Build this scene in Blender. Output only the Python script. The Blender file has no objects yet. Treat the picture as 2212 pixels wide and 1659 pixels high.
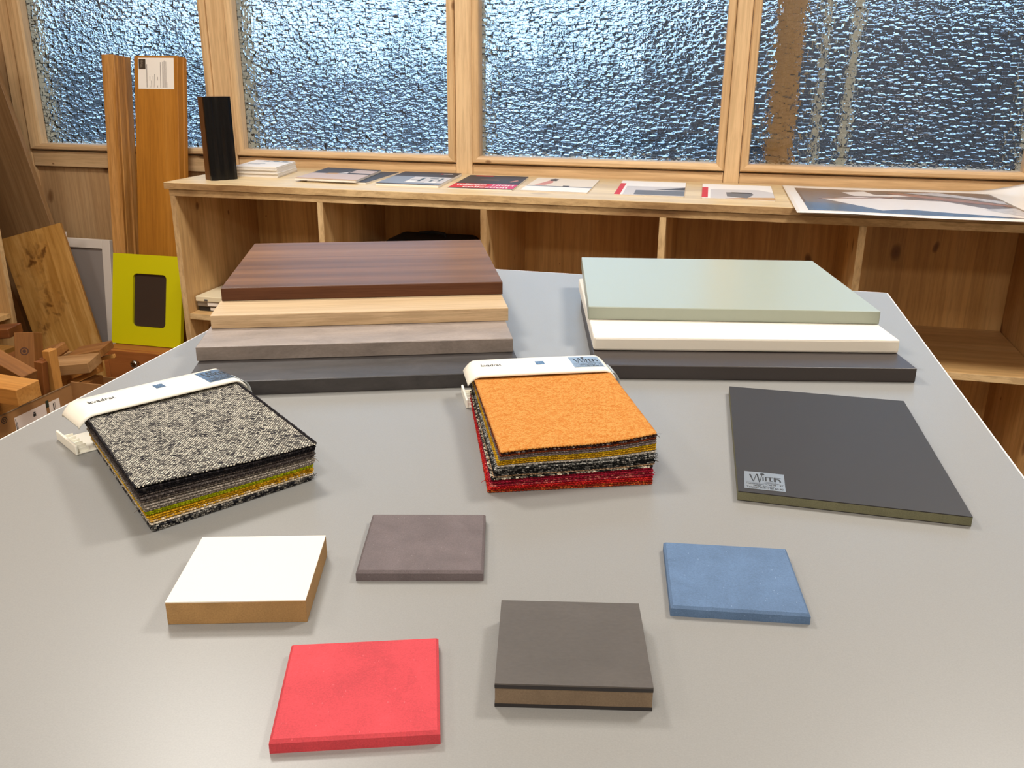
import bpy, bmesh, math, random
from mathutils import Vector, Matrix

random.seed(7)
SC = bpy.context.scene
COL = SC.collection
T = 0.88                      # height of the sample table above the floor (m)


def lin(r, g, b):
    f = lambda c: (c / 255) / 12.92 if c / 255 <= 0.04045 else ((c / 255 + 0.055) / 1.055) ** 2.4
    return (f(r), f(g), f(b), 1.0)


# ------------------------------------------------------------------ camera
cam_d = bpy.data.cameras.new('camera')
cam = bpy.data.objects.new('camera', cam_d)
COL.objects.link(cam)
R = Vector((0.96853, 0.24883, 0.0))
F = Vector((-0.22925, 0.91535, -0.33105)).normalized()
_r0 = F.cross(Vector((0, 0, 1))).normalized()
_u0 = _r0.cross(F)
_ro = 0.00668453
Rv = _r0 * math.cos(_ro) + _u0 * math.sin(_ro)
Uv = -_r0 * math.sin(_ro) + _u0 * math.cos(_ro)
m = Matrix.Identity(4)
for i in range(3):
    m[i][0], m[i][1], m[i][2] = Rv[i], Uv[i], -F[i]
m[0][3], m[1][3], m[2][3] = 0.0, 0.0, 0.378 + T
cam.matrix_world = m
cam_d.sensor_fit = 'HORIZONTAL'
cam_d.sensor_width = 36
cam_d.lens = 36 * 1942.756 / 2212
cam_d.clip_start = 0.02
cam_d.dof.use_dof = True
cam_d.dof.focus_distance = 0.85
cam_d.dof.aperture_fstop = 48
SC.camera = cam

# ------------------------------------------------------------------ view, world, lamps
SC.view_settings.view_transform = 'Standard'
SC.view_settings.look = 'None'
SC.view_settings.gamma = 1
SC.view_settings.use_curve_mapping = False
SC.view_settings.exposure = 0.0
SC.cycles.use_denoising = True
SC.cycles.max_bounces = 10
SC.cycles.transmission_bounces = 8

world = bpy.data.worlds.new('world')
SC.world = world
world.use_nodes = True
wn = world.node_tree
wn.nodes.clear()
w_out = wn.nodes.new('ShaderNodeOutputWorld')
w_bg = wn.nodes.new('ShaderNodeBackground')
w_tc = wn.nodes.new('ShaderNodeTexCoord')
w_sep = wn.nodes.new('ShaderNodeSeparateXYZ')
w_rmp = wn.nodes.new('ShaderNodeValToRGB')
wn.links.new(w_tc.outputs['Generated'], w_sep.inputs[0])
wn.links.new(w_sep.outputs['Z'], w_rmp.inputs[0])
wn.links.new(w_rmp.outputs[0], w_bg.inputs[0])
wn.links.new(w_bg.outputs[0], w_out.inputs[0])
cr = w_rmp.color_ramp
cr.elements[0].position = 0.0
cr.elements[0].color = (0.50, 0.74, 0.98, 1)
cr.elements[1].position = 0.5
cr.elements[1].color = (0.36, 0.62, 0.98, 1)
w_bg.inputs[1].default_value = 2.3


def area(name, loc, sx, sy, energy, col, rot=(0, 0, 0)):
    l = bpy.data.lights.new(name, 'AREA')
    l.shape = 'RECTANGLE'
    l.size, l.size_y = sx, sy
    l.energy = energy
    l.color = col
    o = bpy.data.objects.new(name, l)
    o.location = loc
    o.rotation_euler = rot
    COL.objects.link(o)
    return o


WARM = (1.0, 0.955, 0.885)
area('ceiling_lamp_left', (-1.30, 1.75, T + 1.70), 0.42, 0.42, 37, WARM)
area('ceiling_lamp_right', (0.75, 1.75, T + 1.70), 0.42, 0.42, 37, WARM)
area('added_fill_corner', (-2.35, 0.55, T + 1.70), 0.42, 0.42, 17, WARM)  # added fill, brightens the left corner; no known lamp there
area('added_fill_front', (-0.3, -0.15, T + 1.70), 0.42, 0.42, 17, WARM)  # added fill over the near table, brightens the foreground
area('added_fill_behind', (0.7, -1.6, T + 1.70), 0.9, 0.42, 42, WARM)  # added fill behind the camera, lifts front faces and shelf interior


# ------------------------------------------------------------------ node helpers
def new_mat(name):
    mt = bpy.data.materials.new(name)
    mt.use_nodes = True
    nt = mt.node_tree
    b = nt.nodes['Principled BSDF']
    return mt, nt, b


def coords(nt, scale=(1, 1, 1), rot=(0, 0, 0), jitter=True):
    tc = nt.nodes.new('ShaderNodeTexCoord')
    mp = nt.nodes.new('ShaderNodeMapping')
    mp.inputs['Scale'].default_value = scale
    mp.inputs['Rotation'].default_value = rot
    if jitter:
        oi = nt.nodes.new('ShaderNodeObjectInfo')
        mul = nt.nodes.new('ShaderNodeMath')
        mul.operation = 'MULTIPLY'
        mul.inputs[1].default_value = 13.7
        nt.links.new(oi.outputs['Random'], mul.inputs[0])
        add = nt.nodes.new('ShaderNodeVectorMath')
        add.operation = 'ADD'
        nt.links.new(tc.outputs['Object'], add.inputs[0])
        nt.links.new(mul.outputs[0], add.inputs[1])
        nt.links.new(add.outputs[0], mp.inputs[0])
    else:
        nt.links.new(tc.outputs['Object'], mp.inputs[0])
    return mp.outputs[0]


def noise(nt, vec, scale, detail=4, rough=0.55, dist=0.0):
    n = nt.nodes.new('ShaderNodeTexNoise')
    n.inputs['Scale'].default_value = scale
    n.inputs['Detail'].default_value = detail
    n.inputs['Roughness'].default_value = rough
    n.inputs['Distortion'].default_value = dist
    nt.links.new(vec, n.inputs['Vector'])
    return n.outputs['Fac']


def ramp(nt, fac, stops):
    r = nt.nodes.new('ShaderNodeValToRGB')
    e = r.color_ramp.elements
    e[0].position, e[0].color = stops[0]
    e[1].position, e[1].color = stops[-1]
    for p, c in stops[1:-1]:
        x = e.new(p)
        x.color = c
    nt.links.new(fac, r.inputs[0])
    return r.outputs[0]


def mixc(nt, fac, a, b, mode='MIX'):
    mx = nt.nodes.new('ShaderNodeMix')
    mx.data_type = 'RGBA'
    mx.blend_type = mode
    if isinstance(fac, (int, float)):
        mx.inputs[0].default_value = fac
    else:
        nt.links.new(fac, mx.inputs[0])
    for sock, v in ((mx.inputs[6], a), (mx.inputs[7], b)):
        if isinstance(v, tuple):
            sock.default_value = v
        else:
            nt.links.new(v, sock)
    return mx.outputs[2]


def bump(nt, b, h, strength=0.2, dist=0.001):
    n = nt.nodes.new('ShaderNodeBump')
    n.inputs['Strength'].default_value = strength
    n.inputs['Distance'].default_value = dist
    nt.links.new(h, n.inputs['Height'])
    nt.links.new(n.outputs[0], b.inputs['Normal'])


def mathn(nt, op, a, b=None, clamp=False):
    n = nt.nodes.new('ShaderNodeMath')
    n.operation = op
    n.use_clamp = clamp
    for i, v in enumerate((a, b)):
        if v is None:
            continue
        if isinstance(v, (int, float)):
            n.inputs[i].default_value = v
        else:
            nt.links.new(v, n.inputs[i])
    return n.outputs[0]


def plain(name, rgb, rough=0.5, metal=0.0, mottle=0.0, mscale=30, spec=0.5):
    mt, nt, b = new_mat(name)
    c = lin(*rgb)
    b.inputs['Roughness'].default_value = rough
    b.inputs['Metallic'].default_value = metal
    b.inputs['Specular IOR Level'].default_value = spec
    if mottle:
        v = coords(nt)
        f = noise(nt, v, mscale, 5)
        d = tuple(x * (1 - mottle) for x in c[:3]) + (1,)
        l = tuple(min(1, x * (1 + mottle)) for x in c[:3]) + (1,)
        nt.links.new(ramp(nt, f, [(0.3, d), (0.7, l)]), b.inputs['Base Color'])
    else:
        b.inputs['Base Color'].default_value = c
    return mt


def mdf(name, rgb, rough=0.75, fleck=0.25):
    """through-dyed fibre board: soft clouds, fine fibres, a few pale flecks"""
    mt, nt, b = new_mat(name)
    c = lin(*rgb)
    v = coords(nt)
    cloud = noise(nt, v, 28, 4, 0.6, 0.6)
    fine = noise(nt, v, 900, 3, 0.7)
    d = tuple(x * 0.86 for x in c[:3]) + (1,)
    l = tuple(min(1, x * 1.12) for x in c[:3]) + (1,)
    col = ramp(nt, cloud, [(0.3, d), (0.7, l)])
    fl = ramp(nt, fine, [(0.3, (0.84,) * 3 + (1,)), (0.7, (1.12,) * 3 + (1,))])
    col = mixc(nt, 1.0, col, fl, 'MULTIPLY')
    v2 = coords(nt, (1, 0.45, 1), (0, 0, 0.6))
    vo = nt.nodes.new('ShaderNodeTexVoronoi')
    vo.inputs['Scale'].default_value = 240
    nt.links.new(v2, vo.inputs['Vector'])
    spot = ramp(nt, vo.outputs['Distance'], [(0.05, (1, 1, 1, 1)), (0.10, (0, 0, 0, 1))])
    w = tuple(min(1, x * 1.5 + 0.14) for x in c[:3]) + (1,)
    col = mixc(nt, mathn(nt, 'MULTIPLY', spot, fleck), col, w)
    nt.links.new(col, b.inputs['Base Color'])
    b.inputs['Roughness'].default_value = rough
    b.inputs['Specular IOR Level'].default_value = 0.3
    bump(nt, b, fine, 0.25, 0.0004)
    return mt


AX = {'x': (1, 0, 0), 'y': (0, 1, 0), 'z': (0, 0, 1)}


def wood(name, dark, mid, light, axis='x', grain=60, stretch=0.04, rough=0.5, knots=0.0, knot_scale=3.0,
         contrast=1.0, boards=0.0, board_axis='x', spec=0.4, knot_col=(105, 62, 28), flat=None):
    mt, nt, b = new_mat(name)
    sc = [1, 1, 1]
    sc['xyz'.index(axis)] = stretch
    v = coords(nt, tuple(sc))
    broad = noise(nt, v, grain * 0.16, 3, 0.5, 0.7)
    fine = noise(nt, v, grain * 2.4, 5, 0.7, 0.3)
    s = 0.5 - 0.24 / contrast
    e = 0.5 + 0.24 / contrast
    col = ramp(nt, broad, [(s, lin(*dark)), (0.5, lin(*mid)), (e, lin(*light))])
    fcol = ramp(nt, fine, [(0.40, (0.72, 0.67, 0.62, 1)), (0.57, (1.06, 1.06, 1.06, 1))])
    col = mixc(nt, min(1.0, 0.55 * contrast), col, fcol, 'MULTIPLY')
    if boards:
        tc = coords(nt, (1, 1, 1), jitter=False)
        sp = nt.nodes.new('ShaderNodeSeparateXYZ')
        nt.links.new(tc, sp.inputs[0])
        k = mathn(nt, 'FLOOR', mathn(nt, 'DIVIDE', sp.outputs['XYZ'.index(board_axis.upper())], boards))
        wn_ = nt.nodes.new('ShaderNodeTexWhiteNoise')
        wn_.noise_dimensions = '1D'
        nt.links.new(k, wn_.inputs['W'])
        t = ramp(nt, wn_.outputs['Value'], [(0.0, (0.86, 0.83, 0.80, 1)), (1.0, (1.08, 1.08, 1.08, 1))])
        col = mixc(nt, 1.0, col, t, 'MULTIPLY')
    if knots:
        ks = [1, 1, 1]
        ks['xyz'.index(axis)] = 0.62
        if flat:
            ks['xyz'.index(flat)] = 0.0
        kv = coords(nt, tuple(ks))
        kd = noise(nt, kv, 9, 2)
        off = nt.nodes.new('ShaderNodeVectorMath')
        off.operation = 'MULTIPLY_ADD'
        off.inputs[1].default_value = (0.05, 0.05, 0.05)
        nt.links.new(kd, off.inputs[0])
        nt.links.new(kv, off.inputs[2])
        vo = nt.nodes.new('ShaderNodeTexVoronoi')
        vo.inputs['Scale'].default_value = knot_scale
        vo.inputs['Randomness'].default_value = 1.0
        if flat:
            vo.voronoi_dimensions = '2D'
            s2 = nt.nodes.new('ShaderNodeSeparateXYZ')
            c2 = nt.nodes.new('ShaderNodeCombineXYZ')
            nt.links.new(off.outputs[0], s2.inputs[0])
            for i_, a_ in enumerate([q for q in 'xyz' if q != flat]):
                nt.links.new(s2.outputs[a_.upper()], c2.inputs[i_])
            nt.links.new(c2.outputs[0], vo.inputs['Vector'])
        else:
            nt.links.new(off.outputs[0], vo.inputs['Vector'])
        sc_ = nt.nodes.new('ShaderNodeSeparateColor')
        nt.links.new(vo.outputs['Color'], sc_.inputs[0])
        rad = mathn(nt, 'ADD', mathn(nt, 'MULTIPLY', sc_.outputs[0], 0.085), 0.004)
        spot = ramp(nt, mathn(nt, 'DIVIDE', vo.outputs['Distance'], rad), [(0.0, (1, 1, 1, 1)), (0.55, (0.8, 0.8, 0.8, 1)), (1.0, (0, 0, 0, 1))])
        col = mixc(nt, mathn(nt, 'MULTIPLY', spot, knots), col, lin(*knot_col))
    nt.links.new(col, b.inputs['Base Color'])
    b.inputs['Roughness'].default_value = rough
    b.inputs['Specular IOR Level'].default_value = spec
    bump(nt, b, fine, 0.12, 0.0005)
    return mt


def fabric(name, base, fleck, mix=0.5, pitch=0.0021, ang=0.35, contrast=1.0, gap=0.16, vary=0.5):
    """woven cloth: offset rows of threads, a share of them in the fleck colour, base colour between"""
    mt, nt, b = new_mat(name)
    v = coords(nt, (1, 1, 1), (0, 0, ang))
    wb = nt.nodes.new('ShaderNodeTexNoise')
    wb.inputs['Scale'].default_value = 260
    nt.links.new(v, wb.inputs['Vector'])
    wv = nt.nodes.new('ShaderNodeVectorMath')
    wv.operation = 'MULTIPLY_ADD'
    wv.inputs[1].default_value = (pitch * .8, pitch * .5, 0)
    nt.links.new(wb.outputs['Color'], wv.inputs[0])
    nt.links.new(v, wv.inputs[2])
    br = nt.nodes.new('ShaderNodeTexBrick')
    br.offset = 0.5
    br.inputs['Scale'].default_value = 1.0
    br.inputs['Mortar Size'].default_value = pitch * gap
    br.inputs['Mortar Smooth'].default_value = 0.9
    br.inputs['Brick Width'].default_value = pitch * 1.3
    br.inputs['Row Height'].default_value = pitch
    br.inputs['Color1'].default_value = (0, 0, 0, 1)
    br.inputs['Color2'].default_value = (1, 1, 1, 1)
    br.inputs['Mortar'].default_value = (0.5, 0.5, 0.5, 1)
    nt.links.new(wv.outputs[0], br.inputs['Vector'])
    cl = noise(nt, v, 110, 3)
    cellv = mathn(nt, 'ADD', mathn(nt, 'MULTIPLY', br.outputs['Color'], 0.6), mathn(nt, 'MULTIPLY', cl, 0.8))
    t = 1.20 - mix
    col = ramp(nt, cellv, [(max(0.0, t - 0.22 / contrast), lin(*base)), (min(1.0, t + 0.22 / contrast), lin(*fleck))])
    dk = tuple(c * .55 for c in lin(*base)[:3]) + (1,)
    col = mixc(nt, br.outputs['Fac'], col, dk)
    nt.links.new(col, b.inputs['Base Color'])
    b.inputs['Roughness'].default_value = 0.95
    b.inputs['Specular IOR Level'].default_value = 0.1
    h = mathn(nt, 'SUBTRACT', 1.0, br.outputs['Fac'])
    bump(nt, b, h, 0.7, 0.0008)
    return mt


# ------------------------------------------------------------------ mesh helpers
def obj(name, bm, mat, parent=None, loc=(0, 0, 0), rot=(0, 0, 0), smooth=False):
    me = bpy.data.meshes.new(name)
    bmesh.ops.recalc_face_normals(bm, faces=bm.faces[:])
    bm.to_mesh(me)
    bm.free()
    if smooth:
        for p in me.polygons:
            p.use_smooth = True
    o = bpy.data.objects.new(name, me)
    o.location = loc
    o.rotation_euler = rot
    if mat:
        me.materials.append(mat)
    if parent:
        o.parent = parent
    COL.objects.link(o)
    return o


def thing(name, label, cat, loc=(0, 0, 0), rz=0.0, group=None):
    o = bpy.data.objects.new(name, None)
    o.empty_display_size = 0.05
    COL.objects.link(o)
    o.location = loc
    o.rotation_euler = (0, 0, rz)
    tag(o, label, cat, group)
    return o


def tag(o, label, cat, group=None):
    o['label'] = label
    o['category'] = cat
    if group:
        o['group'] = group
    return o


def struct(o):
    o['kind'] = 'structure'
    return o


def bx(bm, x0, x1, y0, y1, z0, z1, bev=0.0, seg=2, mat=None):
    vs = [bm.verts.new(p) for p in ((x0, y0, z0), (x1, y0, z0), (x1, y1, z0), (x0, y1, z0),
                                    (x0, y0, z1), (x1, y0, z1), (x1, y1, z1), (x0, y1, z1))]
    fs = [bm.faces.new([vs[i] for i in q]) for q in ((3, 2, 1, 0), (4, 5, 6, 7), (0, 1, 5, 4), (1, 2, 6, 5), (2, 3, 7, 6), (3, 0, 4, 7))]
    if bev:
        es = list({e for f in fs for e in f.edges})
        bmesh.ops.bevel(bm, geom=es, offset=bev, segments=seg, profile=0.5, affect='EDGES')
    if mat is not None:
        for v in vs:
            if v.is_valid:
                v.co = mat @ v.co
    return vs


def box(x0, x1, y0, y1, z0, z1, bev=0.0, seg=2):
    bm = bmesh.new()
    bx(bm, x0, x1, y0, y1, z0, z1, bev, seg)
    return bm


def prism(pts, z0, z1, bev=0.0, seg=1, only_top=False):
    """upright prism over a ground polygon"""
    bm = bmesh.new()
    lo = [bm.verts.new((x, y, z0)) for x, y in pts]
    hi = [bm.verts.new((x, y, z1)) for x, y in pts]
    bm.faces.new(lo[::-1])
    top = bm.faces.new(hi)
    n = len(pts)
    for i in range(n):
        bm.faces.new((lo[i], lo[(i + 1) % n], hi[(i + 1) % n], hi[i]))
    if bev:
        es = list(top.edges) if only_top else bm.edges[:]
        bmesh.ops.bevel(bm, geom=es, offset=bev, segments=seg, profile=0.5, affect='EDGES')
    return bm


def sweep(bm, pts, rad, n=8, cap=True):
    """tube along points"""
    rings = []
    for i, p in enumerate(pts):
        p = Vector(p)
        a = Vector(pts[max(0, i - 1)])
        b = Vector(pts[min(len(pts) - 1, i + 1)])
        t = (b - a).normalized()
        up = Vector((0, 0, 1)) if abs(t.z) < 0.95 else Vector((1, 0, 0))
        s = t.cross(up).normalized()
        u = s.cross(t)
        r = rad[i] if isinstance(rad, (list, tuple)) else rad
        rings.append([bm.verts.new(p + (s * math.cos(2 * math.pi * k / n) + u * math.sin(2 * math.pi * k / n)) * r) for k in range(n)])
    for a, b in zip(rings, rings[1:]):
        for k in range(n):
            bm.faces.new((a[k], a[(k + 1) % n], b[(k + 1) % n], b[k]))
    if cap:
        bm.faces.new(rings[0][::-1])
        bm.faces.new(rings[-1])


def lathe(bm, prof, n=24, mat=None):
    rings = []
    for r, z in prof:
        ring = []
        for k in range(n):
            p = Vector((r * math.cos(2 * math.pi * k / n), r * math.sin(2 * math.pi * k / n), z))
            ring.append(bm.verts.new(mat @ p if mat else p))
        rings.append(ring)
    for a, b in zip(rings, rings[1:]):
        for k in range(n):
            bm.faces.new((a[k], a[(k + 1) % n], b[(k + 1) % n], b[k]))
    bm.faces.new(rings[0][::-1])
    bm.faces.new(rings[-1])


def quad(bm, a, b, c, d):
    return bm.faces.new([bm.verts.new(p) for p in (a, b, c, d)])


_TXT = {}


def text_into(bm, s, x0, x1, y0, y1, z, bold=0.0, h=0.00012):
    """letters of s fitted to the box x0..x1, y0..y1, raised h above z"""
    cu = bpy.data.curves.new('lettering_source', 'FONT')
    cu.body = s
    cu.size = 1
    cu.offset = bold
    to = bpy.data.objects.new('lettering_source', cu)
    COL.objects.link(to)
    dg = bpy.context.evaluated_depsgraph_get()
    me = bpy.data.meshes.new_from_object(to.evaluated_get(dg))
    bpy.data.objects.remove(to)
    bpy.data.curves.remove(cu)
    xs = [v.co.x for v in me.vertices]
    ys = [v.co.y for v in me.vertices]
    a, b_, c, d = min(xs), max(xs), min(ys), max(ys)
    vs = [bm.verts.new((x0 + (v.co.x - a) / (b_ - a) * (x1 - x0), y0 + (v.co.y - c) / (d - c) * (y1 - y0), z + h)) for v in me.vertices]
    for p in me.polygons:
        try:
            bm.faces.new([vs[i] for i in p.vertices])
        except ValueError:
            pass
    bpy.data.meshes.remove(me)


def xform(bm, mat):
    bmesh.ops.transform(bm, matrix=mat, verts=bm.verts[:])
    return bm


# ------------------------------------------------------------------ materials
PINE_X = wood('pine_along', (198, 160, 114), (216, 182, 138), (226, 196, 154), 'x', 40, 0.05, 0.45, 0.8, 3.4, flat='y')
PINE_Z = wood('pine_upright', (198, 160, 114), (214, 180, 135), (224, 193, 150), 'z', 40, 0.05, 0.45, 0.8, 3.6, flat='y')
PINE_TOP = wood('pine_three_ply_top', (218, 190, 144), (228, 203, 158), (236, 214, 174), 'x', 36, 0.04, 0.42, 0.35, 3.2, boards=0.11, board_axis='y', flat='z')
PINE_BACK = wood('pine_three_ply_upright', (188, 138, 76), (210, 162, 98), (222, 180, 120), 'z', 34, 0.05, 0.5, 0.9, 4.4, boards=0.105, board_axis='x', flat='y')
PINE_SIDE = wood('pine_three_ply_side', (192, 150, 96), (212, 174, 120), (224, 190, 138), 'z', 34, 0.05, 0.5, 0.85, 4.4, boards=0.11, board_axis='y', flat='x')
PINE_SHELF = wood('pine_three_ply_shelf', (192, 150, 96), (212, 174, 120), (224, 190, 138), 'x', 34, 0.05, 0.45, 0.8, 4.4, boards=0.12, board_axis='y', flat='z')
PINE_EDGE = wood('pine_ply_edge', (140, 104, 64), (200, 166, 118), (216, 186, 140), 'x', 30, 0.25, 0.6, 0.0, contrast=1.5)
PINE_EDGE_Z = wood('pine_ply_edge_upright', (150, 114, 72), (206, 172, 124), (218, 188, 142), 'z', 30, 0.25, 0.6, 0.0, contrast=1.5)
PINE_PANEL = wood('pine_wall_panel', (190, 152, 108), (206, 170, 126), (218, 186, 144), 'z', 34, 0.05, 0.5, 0.75, 3.6, boards=0.12, board_axis='x', flat='y')

TABLE = plain('grey_laminate', (144, 143, 140), 0.36, 0, 0.05, 900, 0.42)
STEEL = plain('grey_steel', (120, 120, 120), 0.4, 0.7)

WALNUT = wood('walnut_decor', (78, 50, 30), (112, 76, 48), (132, 94, 62), 'x', 120, 0.022, 0.40, 0.0, contrast=1.2, spec=0.16)
WALNUT_EDGE = wood('walnut_edge', (62, 36, 22), (92, 56, 36), (114, 72, 48), 'x', 140, 0.03, 0.5, 0.0, contrast=1.1, spec=0.25)
OAK = wood('light_oak_decor', (182, 156, 118), (198, 172, 136), (208, 184, 150), 'x', 90, 0.03, 0.5, 0.0, contrast=0.9)
OAK_EDGE = wood('light_oak_edge', (176, 140, 98), (200, 168, 128), (214, 186, 148), 'x', 110, 0.05, 0.6, 0.0, contrast=1.3)


def stone(name, rgb, amt, rough, sc=14):
    mt, nt, b = new_mat(name)
    c = lin(*rgb)
    v = coords(nt, (0.5, 1, 1))
    a = noise(nt, v, sc, 6, 0.7, 0.8)
    f = noise(nt, v, 420, 3, 0.7)
    d = tuple(x * (1 - amt) for x in c[:3]) + (1,)
    l = tuple(min(1, x * (1 + amt)) for x in c[:3]) + (1,)
    col = ramp(nt, a, [(0.3, d), (0.5, c), (0.7, l)])
    col = mixc(nt, 1.0, col, ramp(nt, f, [(0.3, (0.9, 0.9, 0.9, 1)), (0.7, (1.08, 1.08, 1.08, 1))]), 'MULTIPLY')
    nt.links.new(col, b.inputs['Base Color'])
    b.inputs['Roughness'].default_value = rough
    return mt


CONCRETE = stone('grey_concrete_decor', (144, 132, 124), 0.26, 0.5, 20)
SLATE = stone('anthracite_stone_decor', (58, 54, 53), 0.40, 0.5, 26)
SAGE = plain('sage_green_laminate', (158, 165, 151), 0.32, spec=0.55)
CREAM = plain('cream_white_acrylic', (243, 236, 222), 0.3)
ANTHRACITE = plain('anthracite_laminate', (56, 49, 47), 0.42)
BLACKLAM = plain('matt_black_laminate', (42, 38, 36), 0.52, spec=0.4)
GREENMDF = mdf('green_fibre_core', (106, 104, 80), 0.8, 0.2)
BROWNMDF = mdf('brown_fibre_core', (162, 126, 80), 0.8, 0.15)
WHITELAM = plain('white_laminate', (236, 226, 210), 0.5, spec=0.3)
RED = mdf('red_fibre_board', (200, 66, 74), 0.7, 0.35)
BLUE = mdf('blue_fibre_board', (92, 117, 150), 0.75, 0.5)
TAUPE = mdf('grey_brown_fibre_board', (106, 96, 97), 0.75, 0.35)
DARKLAM = stone('dark_grey_brown_laminate', (82, 76, 71), 0.10, 0.5, 22)
DARKCORE = mdf('brown_grey_core', (122, 104, 84), 0.8, 0.05)
DARKBAND = plain('black_core_edge', (40, 36, 36), 0.6)
PAPER = plain('white_paper', (236, 230, 222), 0.7)
INK = plain('black_print', (30, 30, 32), 0.6)
FOIL = plain('silver_foil', (176, 180, 180), 0.32, 0.75)
FOIL_DARK = plain('dark_silver_foil', (110, 122, 132), 0.25, 0.85)
PLASTIC = plain('white_plastic', (248, 244, 230), 0.25)
CLEAR = plain('translucent_grey_plastic', (170, 176, 178), 0.15)

# ------------------------------------------------------------------ room shell
SL, SR, DB, DF, ZC = -3.12, 2.6, 3.14, -2.4, 1.76     # left, right, back (window) wall, front, ceiling above table
WHITEWALL = plain('beige_plaster', (206, 196, 180), 0.9, 0, 0.02, 12)
FLOORMAT = plain('grey_brown_floor', (128, 112, 96), 0.6, 0, 0.1, 8)
CEILMAT = plain('white_ceiling', (236, 232, 224), 0.9)
struct(obj('floor', box(SL - .1, SR + .1, DF - .1, DB + .15, -0.1, 0.0), FLOORMAT))
struct(obj('ceiling', box(SL - .1, SR + .1, DF - .1, DB + .15, T + ZC, T + ZC + 0.1), CEILMAT))
struct(obj('wall_left', box(SL - .1, SL, DF, DB, 0, T + ZC), PINE_SIDE))
struct(obj('wall_right', box(SR, SR + .1, DF, DB, 0, T + ZC), WHITEWALL))
struct(obj('wall_front', box(SL - .1, SR + .1, DF - .1, DF, 0, T + ZC), WHITEWALL))

GLASS_L = [-2.711, -1.820, -0.902, 0.013, 0.930]
GLASS_R = [-1.955, -1.019, -0.091, 0.830, 1.750]
ZG0, ZG1 = 0.087, 1.32          # glass bottom and top above table height
# window wall: wood panels below and above the glazing
bm = bmesh.new()
bx(bm, SL, SR, DB, DB + 0.06, 0, T - 0.006)
bx(bm, SL, SR, DB, DB + 0.06, T + 1.42, T + ZC)
bx(bm, SL, -2.823, DB, DB + 0.06, T - 0.006, T + 1.42)
bx(bm, 1.86, SR, DB, DB + 0.06, T - 0.006, T + 1.42)
struct(obj('wall_back', bm, PINE_PANEL))
# posts
posts = [(-2.822, -2.768), (-1.925, -1.850), (-0.990, -0.930), (-0.064, -0.014), (0.858, 0.902), (1.780, 1.860)]
for i, (a, b) in enumerate(posts):
    struct(obj('trim_%d' % (i + 1), box(a, b, 3.118, 3.30, T - 0.0 if i else 0.0, T + 1.42, 0.0025, 2), PINE_Z))
# rails under and over each pane
k = 7
for i in range(5):
    a = posts[i][1] + 0.0008
    b = posts[i + 1][0] - 0.0008
    struct(obj('trim_%d' % k, box(a, b, 3.122, 3.20, T - 0.003, T + 0.057, 0.003, 2), PINE_X)); k += 1
    struct(obj('trim_%d' % k, box(a, b, 3.122, 3.20, T + 1.352, T + 1.42, 0.003, 2), PINE_X)); k += 1

# patterned glass
GM, nt, b = new_mat('hammered_glass')
b.inputs['Transmission Weight'].default_value = 1.0
b.inputs['Roughness'].default_value = 0.03
b.inputs['IOR'].default_value = 1.5
b.inputs['Base Color'].default_value = (0.95, 0.98, 1.0, 1)
v = coords(nt, (1, 1, 1))
wob = nt.nodes.new('ShaderNodeTexNoise')
wob.inputs['Scale'].default_value = 22
nt.links.new(v, wob.inputs['Vector'])
dv = nt.nodes.new('ShaderNodeVectorMath'); dv.operation = 'MULTIPLY_ADD'
dv.inputs[1].default_value = (0.005, 0.0, 0.004)
nt.links.new(wob.outputs['Color'], dv.inputs[0])
nt.links.new(v, dv.inputs[2])
mp = nt.nodes.new('ShaderNodeMapping')
mp.inputs['Scale'].default_value = (50, 0.0, 76)
nt.links.new(dv.outputs[0], mp.inputs[0])
vo = nt.nodes.new('ShaderNodeTexVoronoi')
vo.distance = 'CHEBYCHEV'
vo.inputs['Scale'].default_value = 1
vo.inputs['Randomness'].default_value = 0.85
nt.links.new(mp.outputs[0], vo.inputs['Vector'])
mp2 = nt.nodes.new('ShaderNodeMapping')
mp2.inputs['Scale'].default_value = (120, 0.0, 165)
nt.links.new(dv.outputs[0], mp2.inputs[0])
vo2 = nt.nodes.new('ShaderNodeTexVoronoi')
vo2.distance = 'CHEBYCHEV'
vo2.inputs['Scale'].default_value = 1
nt.links.new(mp2.outputs[0], vo2.inputs['Vector'])
hh = mathn(nt, 'ADD', mathn(nt, 'POWER', vo.outputs['Distance'], 2.0), mathn(nt, 'MULTIPLY', vo2.outputs['Distance'], 0.16))
bump(nt, b, hh, 1.0, 0.0100)
GLASS = GM
FLATGLASS, nt, b = new_mat('flat_glass')
b.inputs['Transmission Weight'].default_value = 1.0
b.inputs['Roughness'].default_value = 0.0
b.inputs['IOR'].default_value = 1.5
b.inputs['Base Color'].default_value = (0.95, 0.98, 1.0, 1)
SEAL = plain('dark_glazing_seal', (70, 74, 76), 0.5)
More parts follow.
